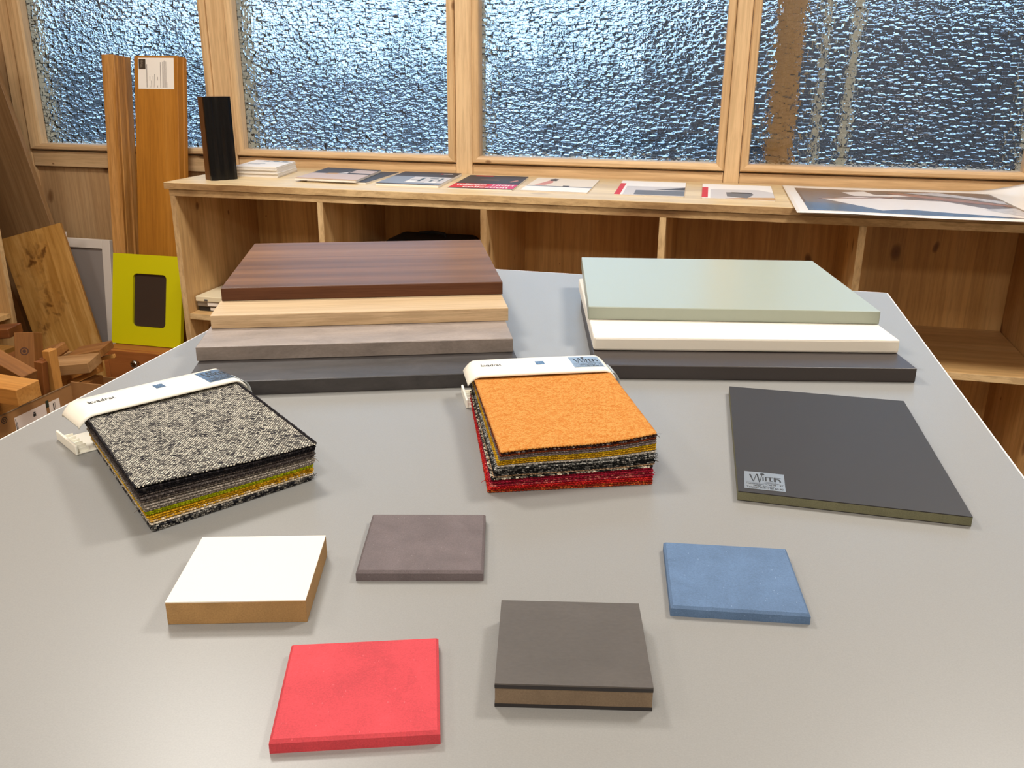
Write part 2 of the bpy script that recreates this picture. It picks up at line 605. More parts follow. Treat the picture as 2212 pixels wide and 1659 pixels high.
for i in range(5):
    gl, gr = GLASS_L[i], GLASS_R[i]
    w = struct(obj('window_%d' % (i + 1), box(gl - 0.012, gr + 0.012, 3.150, 3.155, T + ZG0 - 0.012, T + ZG1 + 0.012), GLASS))
    w.data.materials.append(FLATGLASS)
    for p_ in w.data.polygons:
        p_.material_index = 0 if p_.normal.y > .5 else 1
    pl, pr = posts[i][1], posts[i + 1][0]
    z0, z1 = T + ZG0, T + ZG1
    # mitred beads with a rounded face: section across (inner edge to outer edge)
    sec = [(0.0, 3.149), (0.0, 3.118), (0.10, 3.110), (0.45, 3.1065), (0.85, 3.107), (1.0, 3.112), (1.0, 3.149)]
    inner = [(gl, z0), (gr, z0), (gr, z1), (gl, z1)]
    outer = [(pl + .001, T + 0.063), (pr - .001, T + 0.063), (pr - .001, T + 1.346), (pl + .001, T + 1.346)]
    for s_ in range(4):
        bm = bmesh.new()
        a0, a1 = inner[s_], inner[(s_ + 1) % 4]
        o0, o1 = outer[s_], outer[(s_ + 1) % 4]
        r0 = [bm.verts.new((a0[0] + (o0[0] - a0[0]) * t, y, a0[1] + (o0[1] - a0[1]) * t)) for t, y in sec]
        r1 = [bm.verts.new((a1[0] + (o1[0] - a1[0]) * t, y, a1[1] + (o1[1] - a1[1]) * t)) for t, y in sec]
        n = len(sec)
        for q in range(n):
            bm.faces.new((r0[q], r0[(q + 1) % n], r1[(q + 1) % n], r1[q]))
        bm.faces.new(r0)
        bm.faces.new(r1[::-1])
        obj('glazing_bead', bm, PINE_X if s_ % 2 == 0 else PINE_Z, w)
    bm = bmesh.new()
    bx(bm, pl + .001, gl - .001, 3.156, 3.198, T + .062, z1 + .028)
    bx(bm, gr + .001, pr - .001, 3.156, 3.198, T + .062, z1 + .028)
    bx(bm, gl - .0008, gr + .0008, 3.156, 3.198, T + .0575, z0 - .001)
    bx(bm, gl - .0008, gr + .0008, 3.156, 3.198, z1 + .001, z1 + .028)
    obj('rebate', bm, PINE_X, w)

# ------------------------------------------------------------------ outside
DARKFAC = plain('dark_facade', (52, 50, 52), 0.9, 0, 0.3, 0.6)
struct(obj('ground', box(-14, 14, 3.5, 16, -0.3, -0.02), plain('wet_paving', (62, 60, 58), 0.8, 0, 0.2, 1.5)))
o = obj('neighbour_building', box(-1.0, 9, 9.0, 12, -0.02, T + 1.6), DARKFAC)
tag(o, 'dark building seen blurred through the right panes', 'building')
o = obj('added_garden_wall', box(-13, -1.25, 12.0, 12.4, -0.02, T + 0.20), plain('grey_garden_wall', (104, 108, 114), 0.9, 0, 0.2, 1.0))  # added outside; its height and grey set how bright the left panes look
tag(o, 'long low grey wall added outside to grade the left panes', 'wall')
bm = bmesh.new()
top, prev = [], None
nh = 120
for i in range(nh + 1):
    x_ = -13 + (13 - 1.25) * i / nh
    h_ = T + 0.42 + .34 * math.sin(i * .31) + .22 * math.sin(i * .83 + 1) + random.uniform(-.16, .16)
    col_ = [bm.verts.new((x_, 12.5, 0)), bm.verts.new((x_, 12.5, h_)), bm.verts.new((x_, 13.0, h_ + random.uniform(-.1, .1))), bm.verts.new((x_, 13.0, 0))]
    if prev:
        for q in range(4):
            bm.faces.new((prev[q], prev[(q + 1) % 4], col_[(q + 1) % 4], col_[q]))
    else:
        bm.faces.new(col_)
    prev = col_
bm.faces.new(prev[::-1])
o = obj('added_hedge', bm, plain('grey_green_hedge', (96, 106, 108), 0.9, 0, 0.4, 3))  # added so the panes go from dark to bright without a hard line
tag(o, 'uneven grey green hedgerow added outside to soften the pane gradient', 'added_hedge')
o = obj('added_garage', box(-13, -8.6, 9.6, 11.8, -0.02, T + 1.9), plain('grey_render', (92, 92, 90), 0.9, 0, 0.2, 1.0))  # added grey block that dims the leftmost pane
tag(o, 'grey block added outside to dim the leftmost pane', 'building')
o = obj('timber_post', box(0.062, 0.150, 3.205, 3.275, -0.02, T + 1.9), wood('weathered_timber', (150, 108, 60), (172, 128, 74), (188, 146, 92), 'z', 30, 0.05, 0.7))
tag(o, 'brown timber post outside seen through the right pane', 'post')
for j, (a, b_) in enumerate(((0.205, 0.228), (0.292, 0.322))):
    o = obj('downpipe', box(a, b_, 3.215, 3.240, -0.02, T + 1.9, 0.008, 3), plain('beige_pipe_paint', (196, 188, 164), 0.6))
    tag(o, ('beige downpipe outside the right pane beside the brown post', 'beige downpipe outside the right pane farther from the brown post')[j], 'pipe', 'downpipes outside the window')

# ------------------------------------------------------------------ shelf cabinet under the windows
SHF = 2.595
cab = thing('open_shelf_cabinet', 'long open pine shelf cabinet running under the windows', 'shelf', (0, 0, 0))
x_l, x_r = -1.80, 1.42
divs = [-1.270, -0.741, -0.211, 0.3265, 0.857]
obj('carcass_top', box(x_l + .002, x_r, SHF + 0.002, 3.112, T - 0.018, T + 0.0025, 0.001, 1), PINE_SHELF, cab)
bm = box(x_l + .002, x_r, SHF - 0.002, SHF + 0.0015, T - 0.018, T + 0.0025)
obj('top_edge', bm, PINE_EDGE, cab)
for a in [x_l + 0.012] + divs + [x_r - .01]:
    p = obj('upright_panel', box(a - 0.0095, a + 0.0095, SHF, 3.10, 0.02, T - 0.0185, 0.0008, 1), PINE_SIDE, cab)
    obj('panel_edge', box(a - 0.0092, a + 0.0092, SHF - 0.002, SHF - 0.0002, 0.02, T - 0.0185), PINE_EDGE_Z, p)
obj('back_panel', box(x_l + .003, x_r, 3.1005, 3.112, 0.02, T - 0.0185), PINE_BACK, cab)
ups = [x_l + 0.012] + divs + [x_r - .01]
for a, b_ in zip(ups, ups[1:]):
    p = obj('shelf_board', box(a + 0.0105, b_ - 0.0105, SHF + 0.004, 3.0995, T - 0.431, T - 0.412, 0.001, 1), PINE_SHELF, cab)
    obj('board_edge', box(a + 0.0105, b_ - 0.0105, SHF + 0.002, SHF + 0.0039, T - 0.431, T - 0.4122), PINE_EDGE, p)
    obj('bottom_board', box(a + 0.0105, b_ - 0.0105, SHF + 0.004, 3.0995, 0.04, 0.06), PINE_SHELF, cab)
obj('plinth', box(x_l + .002, x_r, SHF + 0.03, 3.10, 0.0, 0.0195), PINE_EDGE, cab)
o = thing('shelf_top_board', 'pale pine top board lying on the long shelf cabinet', 'shelf board', (0, 0, T))
obj('board', box(-1.812, 1.45, 2.588, 3.114, 0.004, 0.025, 0.0015, 2), PINE_TOP, o)
obj('front_edge', box(-1.811, 1.45, 2.5862, 2.5878, 0.0045, 0.0235), PINE_EDGE, o)

# ------------------------------------------------------------------ sample table
tab = thing('sample_table', 'grey laminate table carrying all the material samples', 'table', (0, 0, 0))
cs = [(-0.714, 0.08), (0.319, 0.08), (0.2692, 1.704), (-0.793, 1.708)]
obj('tabletop', prism(cs, T - 0.026, T, 0.0004, 1), TABLE, tab)
EDGEM = plain('pale_edge_band', (226, 222, 218), 0.4)
cxm = sum(p[0] for p in cs) / 4
cym = sum(p[1] for p in cs) / 4
for q in range(4):
    a_, b_ = cs[q], cs[(q + 1) % 4]
    ln = math.hypot(b_[0] - a_[0], b_[1] - a_[1])
    nx_, ny_ = (b_[1] - a_[1]) / ln, -(b_[0] - a_[0]) / ln
    if nx_ * (a_[0] - cxm) + ny_ * (a_[1] - cym) < 0:
        nx_, ny_ = -nx_, -ny_
    obj('edge_band', prism([a_, b_, (b_[0] + nx_ * .0018, b_[1] + ny_ * .0018), (a_[0] + nx_ * .0018, a_[1] + ny_ * .0018)], T - .0258, T - .0001), EDGEM, tab)
for sx, sy in ((-0.63, 0.2), (0.22, 0.2), (0.17, 1.58), (-0.70, 1.58)):
    obj('leg', box(sx - 0.03, sx + 0.03, sy - 0.03, sy + 0.03, 0.0, T - 0.0265, 0.003, 2), STEEL, tab)
obj('frame_rail', box(-0.66, 0.20, 0.60, 0.64, T - 0.07, T - 0.0265), STEEL, tab)


# ------------------------------------------------------------------ boards on the table
def board(name, label, cx, cy, ang, w, d, z0, z1, mat, edge=None, bev=0.0012, group=None, cat='board'):
    r = thing(name, label, cat, (cx, cy, T + z0), math.radians(ang), group)
    h = z1 - z0 - 0.0002
    obj('panel', box(-w / 2, w / 2, -d / 2 + (0.0012 if edge else 0), d / 2, 0, h, bev, 2), mat, r)
    if edge:
        obj('edge_band', box(-w / 2 + 0.0003, w / 2 - 0.0003, -d / 2, -d / 2 + 0.00115, 0.0004, h - 0.0006), edge, r)
    return r


LS = 'decor board samples in the left stack'
board('decor_board', 'dark walnut decor board on top of the left stack', -0.5929, 1.3717, 21.57, .411, .3556, .0565, .0755, WALNUT, WALNUT_EDGE, 0.0008, LS)
board('decor_board', 'light oak decor board second from top of the left stack', -0.5656, 1.2982, 21.5, .4115, .362, .0375, .0565, OAK, OAK_EDGE, 0.0008, LS)
board('decor_board', 'light grey concrete look board third from top of the left stack', -0.5363, 1.2157, 20.98, .4115, .362, .0185, .0375, CONCRETE, CONCRETE, 0.0010, LS)
board('decor_board', 'dark slate grey decor board at the bottom of the left stack', -0.5047, 1.1368, 21.5, .4115, .362, .0, .0185, SLATE, SLATE, 0.0010, LS)
RS = 'plain board samples in the right stack'
board('laminate_board', 'pale sage green board on top of the right stack', -0.0328, 1.4588, 11.64, .4125, .3583, .038, .057, SAGE, None, 0.0012, RS)
board('laminate_board', 'cream white board in the middle of the right stack', -0.018, 1.3769, 13.4, .411, .36, .019, .038, CREAM, None, 0.003, RS)
board('laminate_board', 'anthracite board at the bottom of the right stack', -0.0036, 1.3155, 13.07, .411, .36, 0, .019, ANTHRACITE, None, 0.0012, RS)


# silver shop sticker: lettering fitted to a w x h rectangle lying in local XY
def sticker(parent, x, y, z, w, h, rz=0.0, foil=None, thick=0.0002, bend=None):
    bm = bmesh.new()
    ns = 14
    row = [[bm.verts.new((w * i / ns, yy, zz)) for yy, zz in ((0, 0), (h, 0), (h, thick), (0, thick))] for i in range(ns + 1)]
    for a_, b_ in zip(row, row[1:]):
        for q in range(4):
            bm.faces.new((a_[q], a_[(q + 1) % 4], b_[(q + 1) % 4], b_[q]))
    bm.faces.new(row[0])
    bm.faces.new(row[-1][::-1])
    if bend:
        for v_ in bm.verts:
            v_.co.z += bend(v_.co.x + x)
    s = obj('sticker', bm, foil or FOIL, parent, (x, y, z), (0, 0, rz))
    bm = bmesh.new()
    W, H = w, h
    zt = thick
    # the large W with two thick downstrokes
    def para(x0, x1, xb0, xb1, y0, y1):
        quad(bm, (x0 * W, y1 * H, zt + .00012), (xb0 * W, y0 * H, zt + .00012), (xb1 * W, y0 * H, zt + .00012), (x1 * W, y1 * H, zt + .00012))
    para(.12, .165, .215, .235, .42, .83)
    para(.30, .318, .218, .238, .42, .88)
    para(.30, .345, .365, .385, .40, .88)
    para(.435, .453, .368, .388, .40, .82)
    # the rest of the name
    def bar(x0, x1, y0, y1):
        quad(bm, (x0 * W, y0 * H, zt + .00012), (x1 * W, y0 * H, zt + .00012), (x1 * W, y1 * H, zt + .00012), (x0 * W, y1 * H, zt + .00012))
    bar(.455, .485, .50, .72)
    bar(.515, .555, .50, .74)
    bar(.555, .72, .715, .74)
    bar(.625, .665, .50, .715)
    bar(.665, .70, .50, .525)
    bar(.735, .785, .50, .745)
    bar(.785, .915, .725, .745)
    pts = [(.785, .66), (.84, .675), (.885, .645), (.905, .59), (.912, .50), (.872, .50), (.868, .57), (.85, .625), (.82, .64), (.785, .63)]
    bm.faces.new([bm.verts.new((px * W, py * H, zt + .00012)) for px, py in pts])
    el = [(.455 + .055 * math.cos(a * math.pi / 8), .885 + .055 * math.sin(a * math.pi / 8)) for a in range(16)]
    bm.faces.new([bm.verts.new((px * W, py * H, zt + .00012)) for px, py in el])
    bar(.04, .97, .355, .362)
    text_into(bm, 'Tischlerei &', .50 * W, .78 * W, .43 * H, .475 * H, zt)
    text_into(bm, 'Innenausbau', .50 * W, .86 * W, .375 * H, .42 * H, zt)
    text_into(bm, 'Hahnstädter Weg 36 - 37', .05 * W, .95 * W, .245 * H, .325 * H, zt, 0.01)
    text_into(bm, '18069 Rostock', .22 * W, .74 * W, .165 * H, .23 * H, zt, 0.01)
    text_into(bm, 'Telefon: 0381/ 80 60 90', .05 * W, .95 * W, .06 * H, .145 * H, zt, 0.01)
    if bend:
        for v_ in bm.verts:
            v_.co.z += bend(v_.co.x + x)
    obj('lettering', bm, INK, s)
    return s


# black trapezoid-looking board with a green core
bp = [(0.0209, 0.7832), (0.2211, 0.7834), (0.2072, 1.0813), (0.0059, 1.0806)]
cx, cy = 0.11, 0.93
r = thing('sample_board', 'thin black laminate board with green core and silver sticker', 'board', (cx, cy, T))
loc = [(x - cx, y - cy) for x, y in bp]
obj('core', prism(loc, 0.0008, 0.0088), GREENMDF, r)
obj('top_laminate', prism(loc, 0.0089, 0.0097), BLACKLAM, r)
obj('bottom_laminate', prism(loc, 0.0, 0.0007), BLACKLAM, r)
sticker(r, 0.0264 - cx, 0.7908 - cy, 0.0098, 0.0371, 0.0388, math.radians(1.0))


# small samples
def sq(w, d):
    return [(-w / 2, -d / 2), (w / 2, -d / 2), (w / 2, d / 2), (-w / 2, d / 2)]


r = thing('sample_block', 'thick white faced block with brown fibre core', 'sample', (-0.3380, 0.5341, T), math.radians(16.59))
obj('core', prism(sq(.0992, .0944), 0, 0.0177, 0.0004), BROWNMDF, r)
obj('white_face', prism(sq(.0990, .0942), 0.01775, 0.0186), WHITELAM, r)


def tile(label, cx, cy, ang, w, d, h, mat, ch):
    o = obj('sample_tile', prism(sq(w, d), 0, h, ch, 1, True), mat, None, (cx, cy, T), (0, 0, math.radians(ang)))
    return tag(o, label, 'sample', 'dyed fibre board tiles')


tile('grey brown fibre board tile lying behind the white block', -0.2296, 0.6225, 14.68, .0994, .0963, .0085, TAUPE, .0020)
tile('bright red fibre board tile nearest the front', -0.2072, 0.4375, 19.29, .0994, .0945, .0088, RED, .0018)
tile('blue fibre board tile in front of the black board', 0.0184, 0.6326, 8.34, .0998, .0963, .0082, BLUE, .0018)
r = thing('sample_block', 'thick dark grey block with brown core between black faces', 'sample', (-0.0841, 0.505, T), math.radians(12.2))
obj('core', prism(sq(.0980, .0926), 0.0026, 0.0138), DARKCORE, r)
obj('top_face', prism(sq(.0985, .0930), 0.0139, 0.0164), DARKBAND, r)
obj('top_laminate', prism(sq(.0983, .0928), 0.01645, 0.0176), DARKLAM, r)
obj('bottom_face', prism(sq(.0985, .0930), 0.0, 0.0025), DARKBAND, r)

# ------------------------------------------------------------------ swatch books
FB = {}


def fab(key, base, fleck, mix=.5, **kw):
    if key not in FB:
        FB[key] = fabric('cloth_' + key, base, fleck, mix, **kw)
    return FB[key]


def zig(pa, pb, n, amp):
    """points along an edge with pinked teeth; outward is to the right of a->b"""
    ax, ay = pa
    bx_, by = pb
    L = math.hypot(bx_ - ax, by - ay)
    nx, ny = (by - ay) / L, -(bx_ - ax) / L
    out = []
    for i in range(n):
        t = i / n
        a = amp * (1 if i % 2 else 0) + random.uniform(-.15, .15) * amp
        if i == 0:
            a = 0
        out.append((ax + (bx_ - ax) * t + nx * a, ay + (by - ay) * t + ny * a))
    return out


def lerp(a, b, t):
    return a + (b - a) * t


def swatch(quad4, zf, thick, mat, parent, grid=False, amp=0.0008, name='fabric_swatch', fray=0):
    """quad4 = front left, front right, back right, back left in local xy; zf(u,v) gives the lower surface"""
    fl, fr, br_, bl = quad4
    nu, nv = 92, 110

    def P(u, v):
        return (lerp(lerp(fl[0], fr[0], u), lerp(bl[0], br_[0], u), v), lerp(lerp(fl[1], fr[1], u), lerp(bl[1], br_[1], u), v))
    bm = bmesh.new()
    if grid:
        def pt(i, j):
            u, v = i / nu, j / nv
            x, y = P(u, v)
            if j == 0:
                y_ = amp * (1 if i % 2 else 0)
                x += (fl[0] - bl[0]) / 0.2 * y_; y += (fl[1] - bl[1]) / 0.2 * y_
            if i == 0:
                a = amp * (1 if j % 2 else 0)
                x -= (fr[0] - fl[0]) / .16 * a; y -= (fr[1] - fl[1]) / .16 * a
            if i == nu:
                a = amp * (1 if j % 2 else 0)
                x += (fr[0] - fl[0]) / .16 * a; y += (fr[1] - fl[1]) / .16 * a
            return x, y, u, v
        top, bot = {}, {}
        for i in range(nu + 1):
            for j in range(nv + 1):
                x, y, u, v = pt(i, j)
                z = zf(u, v)
                edge = i in (0, nu) or j in (0, nv)
                top[i, j] = bm.verts.new((x, y, z + thick * (0.8 if edge else 1)))
                bot[i, j] = bm.verts.new((x, y, z + thick * (0.2 if edge else 0)))
        for i in range(nu):
            for j in range(nv):
                bm.faces.new((top[i, j], top[i + 1, j], top[i + 1, j + 1], top[i, j + 1]))
                bm.faces.new((bot[i, j], bot[i, j + 1], bot[i + 1, j + 1], bot[i + 1, j]))
        ring = [(i, 0) for i in range(nu)] + [(nu, j) for j in range(nv)] + [(i, nv) for i in range(nu, 0, -1)] + [(0, j) for j in range(nv, 0, -1)]
        for a, b_ in zip(ring, ring[1:] + ring[:1]):
            bm.faces.new((bot[a], bot[b_], top[b_], top[a]))
    else:
        ring = zig(fl, fr, nu, amp) + zig(fr, br_, nv, amp) + zig(br_, bl, 24, 0) + zig(bl, fl, nv, amp)
        uv = [(i / nu, 0) for i in range(nu)] + [(1, j / nv) for j in range(nv)] + [(1 - i / 24, 1) for i in range(24)] + [(0, 1 - j / nv) for j in range(nv)]
        cx_ = sum(p[0] for p in ring) / len(ring)
        cy_ = sum(p[1] for p in ring) / len(ring)
        lo, mid, hi = [], [], []
        for (x, y), (u, v) in zip(ring, uv):
            z = zf(u, v) + random.uniform(-.0001, .0001)
            ix, iy = lerp(x, cx_, .006), lerp(y, cy_, .006)
            lo.append(bm.verts.new((ix, iy, z)))
            mid.append(bm.verts.new((x, y, z + thick * .5)))
            hi.append(bm.verts.new((ix, iy, z + thick)))
        n = len(ring)
        for i in range(n):
            j = (i + 1) % n
            bm.faces.new((lo[i], lo[j], mid[j], mid[i]))
            bm.faces.new((mid[i], mid[j], hi[j], hi[i]))
        bm.faces.new(hi)
        bm.faces.new(lo[::-1])
    for k_ in range(fray):
        right = random.random() < .75
        u, v = (1.0, random.uniform(0, .14)) if right else (random.choice((0.0, 1.0)), random.uniform(0, .1))
        x, y = P(u, v)
        z = zf(u, v) + thick * .5
        a = random.uniform(-1.3, .5)
        L = random.uniform(.003, .009)
        sgn = 1 if u > .5 else -1
        p0 = Vector((x - sgn * .001, y, z))
        p2 = p0 + Vector((sgn * math.cos(a) * L, math.sin(a) * L, random.uniform(-.002, .002)))
        p1 = (p0 + p2) / 2 + Vector((0, 0, random.uniform(0, .0015)))
        sweep(bm, [p0, p1, p2], [.00035, .0003, .00018], 5)
    return obj(name, bm, mat, parent, smooth=grid)


def swatch_book(label, c, ang, botq, topq, ztop, layers, bar, sq_at, txt_at, stick_at, hbar, cliplen, tab_local, foil, wave, selvage=False):
    """botq/topq: world xy of front-left, front-right, back-right, back-left"""
    a = math.radians(ang)
    ca, sa = math.cos(a), math.sin(a)

    def L(p):
        x, y = p[0] - c[0], p[1] - c[1]
        return (ca * x + sa * y, -sa * x + ca * y)
    r = thing('fabric_sample_book', label, 'sample book', (c[0], c[1], T), a, 'fabric sample books')
    def ext(q):          # carry the cloth on under the cover bar
        o_ = list(q)
        for f_, b_ in ((0, 3), (1, 2)):
            o_[b_] = (q[b_][0] + (q[b_][0] - q[f_][0]) * .13, q[b_][1] + (q[b_][1] - q[f_][1]) * .13)
        return o_
    bq = ext([L(p) for p in botq])
    tq = ext([L(p) for p in topq])
    n = len(layers)
    z00, z10, z01, z11 = ztop          # heights of the top at front-left, front-right, back-left, back-right

    def H(u, v):
        return lerp(lerp(z00, z10, u), lerp(z01, z11, u), v)
    for i, (key, base, fleck, mix, kw) in enumerate(layers):           # from the bottom up
        t = i / (n - 1)
        jx, jy = random.uniform(-.0009, .0009), random.uniform(-.0016, .0010)
        q = []
        for kq, (p0, p1) in enumerate(zip(bq, tq)):
            q.append((lerp(p0[0], p1[0], t) + jx, lerp(p0[1], p1[1], t) + (jy if kq < 2 else 0)))
        last = i == n - 1
        w_ = wave if t > .35 else 0.0

        def zf(u, v, i=i, w_=w_, last=last):
            z = (H(u, v) - .0005) * i / n
            z += w_ * (i / n) * math.sin(u * 5.2 + 1.1) * (1 - v) ** 2
            if last:
                z += .0009
            return z + .0003
        th = .0017 if last else (H(.5, .3) / n) * .80
        fray = kw.pop('fray', 0)
        swatch(q, zf, th, fab(key, base, fleck, mix, **kw), r, last, .0009 if not last else .0010, fray=fray)
    if selvage:
        q = tq
        for side in (0, 1):
            f_, b_ = (q[1], q[2]) if side else (q[0], q[3])
            bm = bmesh.new()
            pts = []
            for k_ in range(100):
                v_ = k_ / 99 * .86
                z_ = (H(side, v_) - .0005) * (n - 1) / n + .0021
                pts.append((lerp(f_[0], b_[0], v_) + random.uniform(-.0003, .0003), lerp(f_[1], b_[1], v_), z_ + random.uniform(-.0002, .0002)))
            sweep(bm, pts, [.0017 + .0004 * (k_ % 2) for k_ in range(100)] if side else [.0010 + .0003 * (k_ % 2) for k_ in range(100)], 7)
            obj('overlocked_edge', bm, fab('charcoal', (30, 28, 32), (60, 56, 58), .4), r)
    # cover bar: arched strip with ends bent down
    (b0x, b0y), Lb, wb = bar
    z0 = hbar
    nseg = 60

    def dropf(x):
        e_ = abs(x - b0x) / Lb * 2
        return -.0006 * e_ * e_ - (0.0 if e_ < .84 else 0.011 * ((e_ - .84) / .16) ** 1.8)
    bm = bmesh.new()
    secs = []
    for i in range(nseg + 1):
        s = i / nseg
        x = b0x + (s - .5) * Lb
        e = abs(s - .5) * 2
        z = z0 + .0022 + dropf(x)
        wv = wb * (1 - .10 * max(0, (e - .82) / .18) ** 2)
        ring = []
        tk = .0022
        for (fy, fz) in ((-.5, -.0018), (-.485, .0002), (-.44, .0012), (-.2, .0016), (.2, .0016), (.44, .0012), (.485, .0002), (.5, -.0018),
                         (.47, -.0024), (.40, -.0008), (-.40, -.0008), (-.47, -.0024)):
            ring.append(bm.verts.new((x, b0y + fy * wv, z + fz + .0008)))
        secs.append(ring)
    m_ = len(secs[0])
    for a_, b_ in zip(secs, secs[1:]):
        for q in range(m_):
            bm.faces.new((a_[q], a_[(q + 1) % m_], b_[(q + 1) % m_], b_[q]))
    bm.faces.new(secs[0])
    bm.faces.new(secs[-1][::-1])
    barobj = obj('cover_bar', bm, PLASTIC, r, smooth=True)
    zt = z0 + .0022 + .0024
    # small square mark, name and sticker on the bar
    mk = obj('square_mark', box(sq_at[0], sq_at[0] + .0105, sq_at[1], sq_at[1] + .0125, zt - .0002, zt + .00025), FOIL_DARK, barobj)
    bm = bmesh.new()
    text_into(bm, 'kvadrat', txt_at[0], txt_at[0] + txt_at[2], txt_at[1], txt_at[1] + .0085, zt - .0001, .012)
    obj('lettering', bm, INK, barobj)
    sticker(barobj, stick_at[0], stick_at[1], zt - .0001, .0365, .0395, 0, foil, .0002, dropf)
    # lower bar of the clip with a lip at its left end, clear strap round the right end
    tx, ty, wd = tab_local
    bm = bmesh.new()
    bx(bm, tx, b0x + Lb / 2 - .004, ty - wd / 2, ty + wd / 2, .0002, .0018, .0006, 2)
    bx(bm, tx - .002, tx + .0008, ty - wd / 2 - .0015, ty + wd / 2 + .0015, .0002, .0110, .0009, 2)
    for q in range(6):
        yy = ty - wd * .42 + q * wd * .168
        bx(bm, tx + .0006, tx + .013, yy - .0006, yy + .0006, .0017, .0055)
    obj('lower_bar', bm, PLASTIC, r)
    bm = bmesh.new()
    arc = [(b0x + Lb / 2 - .006 + .011 * math.sin(t_), .021 + .019 * math.cos(t_)) for t_ in [math.pi * q / 14 for q in range(1, 14)]]
    y0_, y1_ = b0y - wb * .42, b0y + wb * .1
    o_ = [[bm.verts.new((x_ + dx, y_, z_)) for dx, y_ in ((0, y0_), (0, y1_), (.0012, y1_), (.0012, y0_))] for x_, z_ in arc]
    for a_, b_ in zip(o_, o_[1:]):
        for q in range(4):
            bm.faces.new((a_[q], a_[(q + 1) % 4], b_[(q + 1) % 4], b_[q]))
    bm.faces.new(o_[0])
    bm.faces.new(o_[-1][::-1])
    obj('clear_strap', bm, CLEAR, r)
    return r, barobj


def lay(*rows):
    out = []
    for key, base, fleck, mix, n, kw in rows:
        for _ in range(n):
            out.append((key, base, fleck, mix, dict(kw)))
    return out


left_layers = lay(
    ('dark_speckle', (38, 38, 44), (168, 164, 156), .42, 3, dict(fray=5)),
    ('cream', (200, 186, 164), (226, 214, 196), .5, 1, {}),
    ('ochre_white', (196, 148, 40), (236, 220, 190), .40, 1, {}),
    ('ochre', (190, 140, 18), (222, 174, 40), .5, 2, {}),
    ('lime', (164, 172, 10), (198, 206, 36), .5, 2, {}),
    ('taupe', (132, 122, 112), (172, 162, 150), .5, 4, dict(fray=3)),
    ('dark_taupe', (70, 62, 60), (102, 94, 90), .45, 3, {}),
    ('charcoal', (30, 28, 32), (60, 56, 58), .40, 3, {}),
    ('tweed', (26, 25, 38), (250, 243, 224), .56, 1, dict(pitch=.0021, ang=.22, contrast=.9, gap=.38)))
cB1 = (-0.50, 0.72)
botq = [(-.4640, .5910), (-.3790, .7215), (-.530, .857), (-.622, .7255)]
topq = [(-.4720, .5860), (-.3740, .7215), (-.5380, .8600), (-.6290, .7230)]
book1, bar1 = swatch_book('fabric sample book with black and white tweed on top', cB1, 57.8, botq, topq, (.0445, .0395, .0385, .0385), left_layers,
                          ((.0160, .1285), .1855, .056), (.0155, .128), (-.0555, .1285, .0275), (.0675, .1085), .0415, .18, (-.079, .141, .055), FOIL_DARK, .0008, True)

right_layers = lay(
    ('rust_red', (150, 50, 32), (214, 110, 50), .35, 2, {}),
    ('bright_red', (176, 22, 26), (206, 50, 44), .5, 2, dict(fray=3)),
    ('crimson_speckle', (150, 28, 48), (216, 120, 110), .28, 2, {}),
    ('plum_red', (138, 18, 40), (166, 40, 62), .5, 2, {}),
    ('black_white', (28, 26, 26), (226, 214, 190), .40, 1, {}),
    ('beige', (190, 150, 110), (214, 180, 150), .5, 1, {}),
    ('black_speckle', (24, 24, 24), (130, 126, 120), .34, 3, dict(fray=6)),
    ('salt_pepper', (44, 44, 44), (200, 198, 192), .45, 2, dict(fray=6)),
    ('light_grey', (160, 152, 142), (196, 188, 178), .5, 1, {}),
    ('mustard', (176, 130, 20), (206, 160, 36), .5, 2, {}),
    ('yellow', (206, 166, 16), (224, 186, 40), .5, 1, {}),
    ('grey_mauve', (110, 96, 92), (146, 130, 126), .45, 2, {}),
    ('rust_brown', (96, 44, 26), (150, 70, 34), .4, 1, {}),
    ('brown_dot', (62, 36, 34), (170, 160, 156), .30, 1, dict(fray=3)),
    ('orange', (200, 120, 46), (222, 160, 88), .56, 1, dict(pitch=.0015, ang=.22, contrast=.7, gap=.10)))
cB2 = (-0.17, 0.89)
botq = [(-.2080, .7375), (-.0600, .7965), (-.137, 1.008), (-.285, .945)]
topq = [(-.1950, .7410), (-.0595, .8160), (-.1340, 1.0110), (-.2800, .9430)]
book2, bar2 = swatch_book('fabric sample book with plain orange cloth on top', cB2, 23.2, botq, topq, (.0405, .0465, .0385, .0390), right_layers,
                          ((-.0010, .1165), .1765, .060), (-.0045, .1135), (-.0700, .1150, .0240), (.0385, .0975), .0415, .17, (-.0885, .127, .052), FOIL, .0022)


# ------------------------------------------------------------------ magazines and papers on the shelf top
ZS = T + 0.0251


